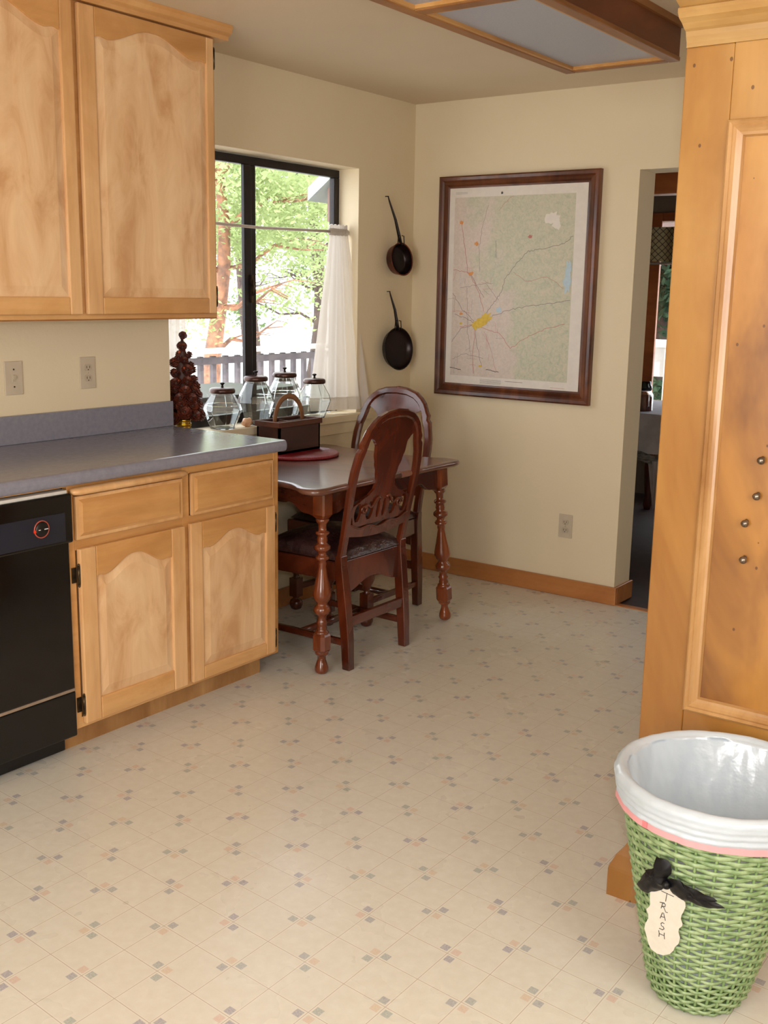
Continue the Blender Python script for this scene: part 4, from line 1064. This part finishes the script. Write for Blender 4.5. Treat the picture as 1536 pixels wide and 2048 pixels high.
build('window_frame', b, M['orange_beam'], w2, bevel=.004)
b = MB(); b.box((wx0,yw+.04,wz0),(wx1,yw+.045,wz1)); build('pane', b, M['pane'], w2)
def lace_mat():
    w = NT('patterned_lace'); tc = w.t.nodes.new('ShaderNodeTexCoord'); sp = w.t.nodes.new('ShaderNodeSeparateXYZ'); w.l(tc.outputs['Object'], sp.inputs[0])
    m = w.math; a = m('ADD', sp.outputs[0], sp.outputs[2]); c = m('SUBTRACT', sp.outputs[0], sp.outputs[2])
    ln = m('MAXIMUM', m('LESS_THAN', m('ABSOLUTE', m('SUBTRACT', m('FRACT', m('MULTIPLY', a, 22)), .5)), .07), m('LESS_THAN', m('ABSOLUTE', m('SUBTRACT', m('FRACT', m('MULTIPLY', c, 22)), .5)), .07))
    w.l(w.mix(ln, lin((176,160,118)), lin((66,58,48))), w.b.inputs['Base Color']); w.b.inputs['Roughness'].default_value = .8; return w.m
b = MB(); b.grid(lambda u, v: (.0+1.6*u, yw-.05+.012*sin(u*60), 1.70+.24*v), 90, 6); b.grid(lambda u, v: (.0+1.6*u, yw-.04+.012*sin(u*60), 1.70+.24*v), 90, 6)
vl = build('lace_valance', b, lace_mat(), loc=(.8,yw-.05,1.82), fix=False); tag(vl, 'cream lace valance with diagonal mesh over the far dining room window', 'valance')
b = MB(); b.tube([(.0,yw-.045,1.688),(1.6,yw-.045,1.688)], .009, 8); 
o = build('valance_rod', b, M['rod'], loc=(.8,yw-.045,1.70)); tag(o, 'pale rod along the bottom of the lace valance', 'rod')
for i, (yb0, z0, z1, mm, lab) in enumerate(((2.42,1.968,2.10,'orange_beam','orange wooden ceiling beam just beyond the doorway head'),(2.9,2.02,2.14,'beam','dark brown ceiling beam behind the orange beam'))):
    b = MB(); b.box((-.15,yb0,z0),(3.2,yb0+.12,z1+.5)); o = build('ceiling_beam', b, M[mm], loc=(1.5,yb0,z0), bevel=.005); tag(o, lab, 'beam')
# second dining table
t2 = thing('dining_table', 'dining table under a grey white cloth in the room beyond the doorway', 'table', (1.0,3.7,-.004))
b = MB(); b.box((.35,3.3,.72),(1.7,4.15,.745)); build('tabletop', b, M['walnut_x'], t2)
for x in (.40,1.62):
    for y in (3.36,4.07):
        b = MB(); b.lathe([(.02,0),(.03,.03),(.022,.08),(.035,.3),(.025,.55),(.035,.6),(.035,.724)], (x,y,-.004), 16); build('leg', b, M['walnut'], t2)
tcl = thing('tablecloth', 'grey white tablecloth with patterned hem on the far dining table', 'tablecloth', (1.0,3.7,.746))
b = MB(); b.box((.34,3.29,.746),(1.71,4.16,.75)); b.grid(lambda u, v: (.335+1.38*u, 3.286-.03*v+.012*sin(u*40)*v, .75-.24*v), 70, 6); b.grid(lambda u, v: (.336-.012*sin(u*40)*v, 3.286+.87*u, .75-.24*v), 50, 6); build('cloth', b, M['cloth'], tcl, fix=False)
b = MB(); b.grid(lambda u, v: (.335+1.38*u, 3.255-.012*v+.014*sin(u*40), .51-.055*v+.012*sin(u*34)), 90, 3); build('hem', b, M['cloth_pattern'], tcl, fix=False)
b = MB(); b.grid(lambda u, v: (.72+(.16*u-.0)*(1-v)+.05*v, 3.24+.01*sin(u*20), .47-.30*v), 10, 8, ); build('corner_drop', b, M['cloth'], tcl, fix=False)
jr = thing('preserve_jar', 'dark lidded jar of red preserve on the far dining table', 'jar', (.585,3.45,.751))
b = MB(); b.lathe([(.045,0),(.050,.006),(.050,.085),(.040,.10)], (.585,3.45,.751), 24); build('contents', b, M['honey'], jr)
b = MB(); b.lathe([(.052,0),(.053,.004),(.053,.10),(.040,.122),(.038,.135),(.035,.135),(.036,.12),(.051,.099),(.051,.004)], (.585,3.45,.7505), 24, cap=False); build('jar_body', b, M['jar'], jr)
b = MB(); b.lathe([(.043,.132),(.044,.150),(.035,.165),(.034,.180),(.030,.184)], (.585,3.45,.751), 24); build('lid', b, M['black_gloss'], jr)
b = MB(); b.lathe([(.022,0),(.022,.09),(.012,.10),(.002,.104)], (.505,3.40,.751), 20); o = build('candle', b, M['yellow'], loc=(.505,3.40,.751)); tag(o, 'yellow candle beside the preserve jar on the far table', 'candle')
b = MB(); b.lathe([(.006,0),(.015,.004),(.018,.016),(.014,.028),(.004,.032)], (.52,3.33,.751), 16); o = build('red_ball', b, M['honey'], loc=(.52,3.33,.751)); tag(o, 'small dark red ball on the far tablecloth', 'ball')

# ------------------------------------------------------------------ outdoors
b = MB(); b.box((-40,-20,-.5),(-.16,40,-.42)); b.box((-.16,5.0,-.5),(20,40,-.42)); o = struct('ground', b, M['ground'])
b = MB()
for k in range(24):
    x = -.2-.145*k; b.box((x-.138,-1.5,-.16),(x,9,-.12))
dk = build('deck', b, M['deck'], loc=(-2,3,-.16)); dk['kind'] = 'structure'
rl = thing('deck_railing', 'wooden deck railing, sunlight painted into its pale top, grey balusters outside the window', 'railing', (-3.62,4,-.12))
b = MB(); b.box((-3.70,-1.5,.895),(-3.54,9,.935)); build('top_rail', b, M['sunlit_white'], rl, bevel=.006)
b = MB(); b.box((-3.64,-1.5,.80),(-3.60,9,.86)); build('upper_rail', b, M['baluster'], rl)
b = MB(); b.box((-3.64,-1.5,.02),(-3.60,9,.09)); build('bottom_rail', b, M['baluster'], rl)
for k in range(44):
    y = 2.0+.155*k; b = MB(); b.box((-3.655,y,.0),(-3.615,y+.042,.87)); build('baluster', b, M['baluster'], rl)
for y in (-1.4,1.2,7.2,8.9):
    b = MB(); b.box((-3.67,y-.045,-.12),(-3.58,y+.045,.90)); build('post', b, M['baluster'], rl)
# covered bench on the deck
pb = thing('patio_bench', 'dark grey covered storage bench on the deck outside the window', 'bench', (-1.2,1.55,-.12))
b = MB(); b.box((-1.5,1.05,-.12),(-.95,1.86,.86)); build('body', b, M['patio_grey'], pb, bevel=.01)
b = MB(); b.box((-1.54,1.02,.86),(-.92,1.90,.885)); build('lid', b, M['black_matte'], pb, bevel=.004)
# roofed porch corner of the house
hw = thing('porch_corner', 'brown porch wall and grey roof edge at the upper right of the window view', 'building', (-1.4,5.2,-.12))
b = MB(); b.prism([(-2.73,2.03),(-2.73,2.30),(-1.55,3.13),(-.35,2.30),(-.35,2.03)], 4.36, 6.5, lambda u, v, t: (u, t, v)); build('siding', b, M['house_brown'], hw)
b = MB(); b.prism([(-2.90,2.20),(-2.90,2.31),(-1.55,3.26),(-.20,2.31),(-.20,2.20),(-1.55,3.15)], 4.3, 6.7, lambda u, v, t: (u, t, v)); build('roof', b, M['fascia'], hw)
for x in (-2.6,-1.0):
    b = MB(); b.box((x-.05,6.25,-.12),(x+.05,6.35,2.03)); build('post', b, M['house_brown'], hw)
rg = random.Random(21)
def tree(name, label, base, h, crown, crad, nl, leafm, barkm, branches, lsz=.075, seed=1, group=None, low=.25):
    r = random.Random(seed); root = thing(name, label, 'tree', base, group)
    bx_, by_, bz_ = base; b = MB()
    pts = [(bx_+.12*sin(k*.8+seed), by_+.12*cos(k*.9+seed), bz_+h*k/8) for k in range(9)]
    b.tube(pts, [.16*(1-.09*k)*h/5 for k in range(9)], 10); build('trunk', b, barkm, root, fix=False)
    cen = Vector(crown)
    for k in range(branches):
        z = bz_+h*(.3+.6*k/branches); a = r.uniform(0, 2*PI); L = r.uniform(.6,1.0)*crad[0]
        st = Vector(pts[min(8, int((z-bz_)/h*8))]); 
        q = [st + Vector((cos(a)*L*f, sin(a)*L*f, .5*L*f*(1-f*.5)+.08*sin(f*9+k))) for f in (0,.25,.5,.75,1)]
        b = MB(); b.tube(q, [.034,.028,.021,.014,.007], 6)
        for t in range(3):
            p = q[1+t]; aa = a+r.uniform(-1.2,1.2); b.tube([p, p+Vector((cos(aa),sin(aa),.3))*L*.25, p+Vector((cos(aa),sin(aa),.1))*L*.5], [.012,.008,.004], 5)
        build('branch', b, barkm, root, fix=False)
    b = MB(); cl = [Vector((r.gauss(0,.5)*crad[0], r.gauss(0,.5)*crad[1], r.gauss(0,.45)*crad[2])) for _ in range(60)]
    for k in range(nl):
        c = r.choice(cl)+cen+Vector((r.gauss(0,.22), r.gauss(0,.22), r.gauss(0,.16)))
        a = r.uniform(0, 2*PI); t = r.uniform(-.9,.9); s = lsz*r.uniform(.6,1.3)
        d = Vector((cos(a)*cos(t), sin(a)*cos(t), sin(t)))*s; w = d.orthogonal().normalized(); w.rotate(Matrix.Rotation(r.uniform(0,6.28), 3, d.normalized())); w = w*s*.42
        b.add([c-d*.5, c+w*.5, c+d*.5, c-w*.5], [(0,1,2,3)])
    build('foliage', b, leafm, root, fix=False)
    return root
G = 'trees beyond the deck'
tree('leafy_tree', 'tree with orange branches and pale green leaves beyond the left window pane', (-6.4,6.75,-.42), 4.2, (-6.2,7.1,2.75), (1.5,1.5,1.6), 12000, M['leaf'], M['madrone'], 8, .085, 3, G)
tree('leafy_tree', 'pale green leafy tree beyond the right window pane, before the house corner', (-9.2,12.0,-.42), 5.0, (-8.8,10.9,3.1), (1.6,2.1,1.7), 14000, M['leaf'], M['bark'], 14, .085, 5, G)
tree('leafy_tree', 'darker green tree standing deeper behind the pale leafy trees', (-12.5,13.75,-.42), 6.6, (-12.5,14.2,4.2), (3.0,3.2,2.6), 14000, M['leaf2'], M['bark'], 12, .14, 7, G)
tree('leafy_tree', 'dark green tree outside the far dining room window', (-1.7,9.6,-.42), 5.0, (-1.6,9.6,2.5), (2.3,1.2,2.0), 13000, M['leaf3'], M['bark'], 10, .15, 9)
gt = thing('bright_patch_table', 'made-up white table standing in for a bright outdoor patch beyond the far dining room window', 'table', (-.95,7.2,-.42))  # added table stands in for a bright sunlit patch outdoors
b = MB(); b.box((-1.35,6.9,.98),(-.55,7.5,1.03)); build('tabletop', b, M['sunlit_white'], gt)
b = MB(); b.box((-1.30,6.95,.70),(-.60,6.99,.98)); build('apron', b, M['sunlit_white'], gt)
for x in (-1.30,-.64):
    for y in (6.94,7.42):
        b = MB(); b.box((x-.03,y-.03,-.42),(x+.03,y+.03,.98)); build('leg', b, M['sunlit_white'], gt)

# ------------------------------------------------------------------ light
def area(name, loc, target, size, energy, col, shape='RECTANGLE'):
    l = bpy.data.lights.new(name, 'AREA'); l.shape = shape; l.size = size[0]
    if shape == 'RECTANGLE': l.size_y = size[1]
    l.energy = energy; l.color = col; o = bpy.data.objects.new(name, l); C.objects.link(o); o.location = loc
    o.rotation_euler = (Vector(target)-Vector(loc)).to_track_quat('-Z', 'Y').to_euler(); return o
area('patio_door_daylight', (2.2,-4.3,1.3), (1.4,.0,1.1), (1.9,1.9), 91, (1,.98,.96))
area('side_window_daylight', (4.12,-1.9,1.5), (1.0,-.6,1.1), (1.2,1.1), 31, (1,.98,.96))
area('dining_fill', (2.9,3.4,1.6), (.4,3.4,1.2), (1.0,1.0), 9, (1,.98,.955))  # added fill lamp to brighten the dining room; no window on this side
area('camera_flash', (3.27,-3.0,1.56), (1.9,.0,.8), (.05,.05), 12, (1,.98,.96), 'DISK')
s = bpy.data.lights.new('sun', 'SUN'); s.energy = 5.5; s.angle = .01; s.color = (1,.97,.9)
so = bpy.data.objects.new('sun', s); C.objects.link(so); so.rotation_euler = Vector((-.42,.30,-.86)).to_track_quat('-Z', 'Y').to_euler()
w = bpy.data.worlds.new('sky'); bpy.context.scene.world = w; w.use_nodes = True
bg = w.node_tree.nodes['Background']; bg.inputs[0].default_value = (.90,.95,1,1); bg.inputs[1].default_value = 4.2

# ------------------------------------------------------------------ camera
yaw, pitch, roll, fpx = 0.6264884, -0.2030154, 0.0176571, 2147.852
F = Vector((-sin(yaw)*cos(pitch), cos(yaw)*cos(pitch), sin(pitch))); R = Vector((cos(yaw), sin(yaw), 0)); U = R.cross(F)
R2 = R*cos(roll)+U*sin(roll); U2 = -R*sin(roll)+U*cos(roll)
cd = bpy.data.cameras.new('camera'); cam = bpy.data.objects.new('camera', cd); C.objects.link(cam)
mw = Matrix((R2, U2, -F)).transposed().to_4x4(); mw.translation = Vector((3.2351585,-2.9847786,1.4607814)); cam.matrix_world = mw
cd.sensor_fit = 'AUTO'; cd.sensor_width = 36; cd.lens = fpx*36/2048; cd.clip_start = .05; cd.clip_end = 200
sc = bpy.context.scene; sc.camera = cam
sc.view_settings.view_transform = 'Standard'; sc.view_settings.look = 'None'; sc.view_settings.gamma = 1; sc.view_settings.exposure = 0; sc.view_settings.use_curve_mapping = False
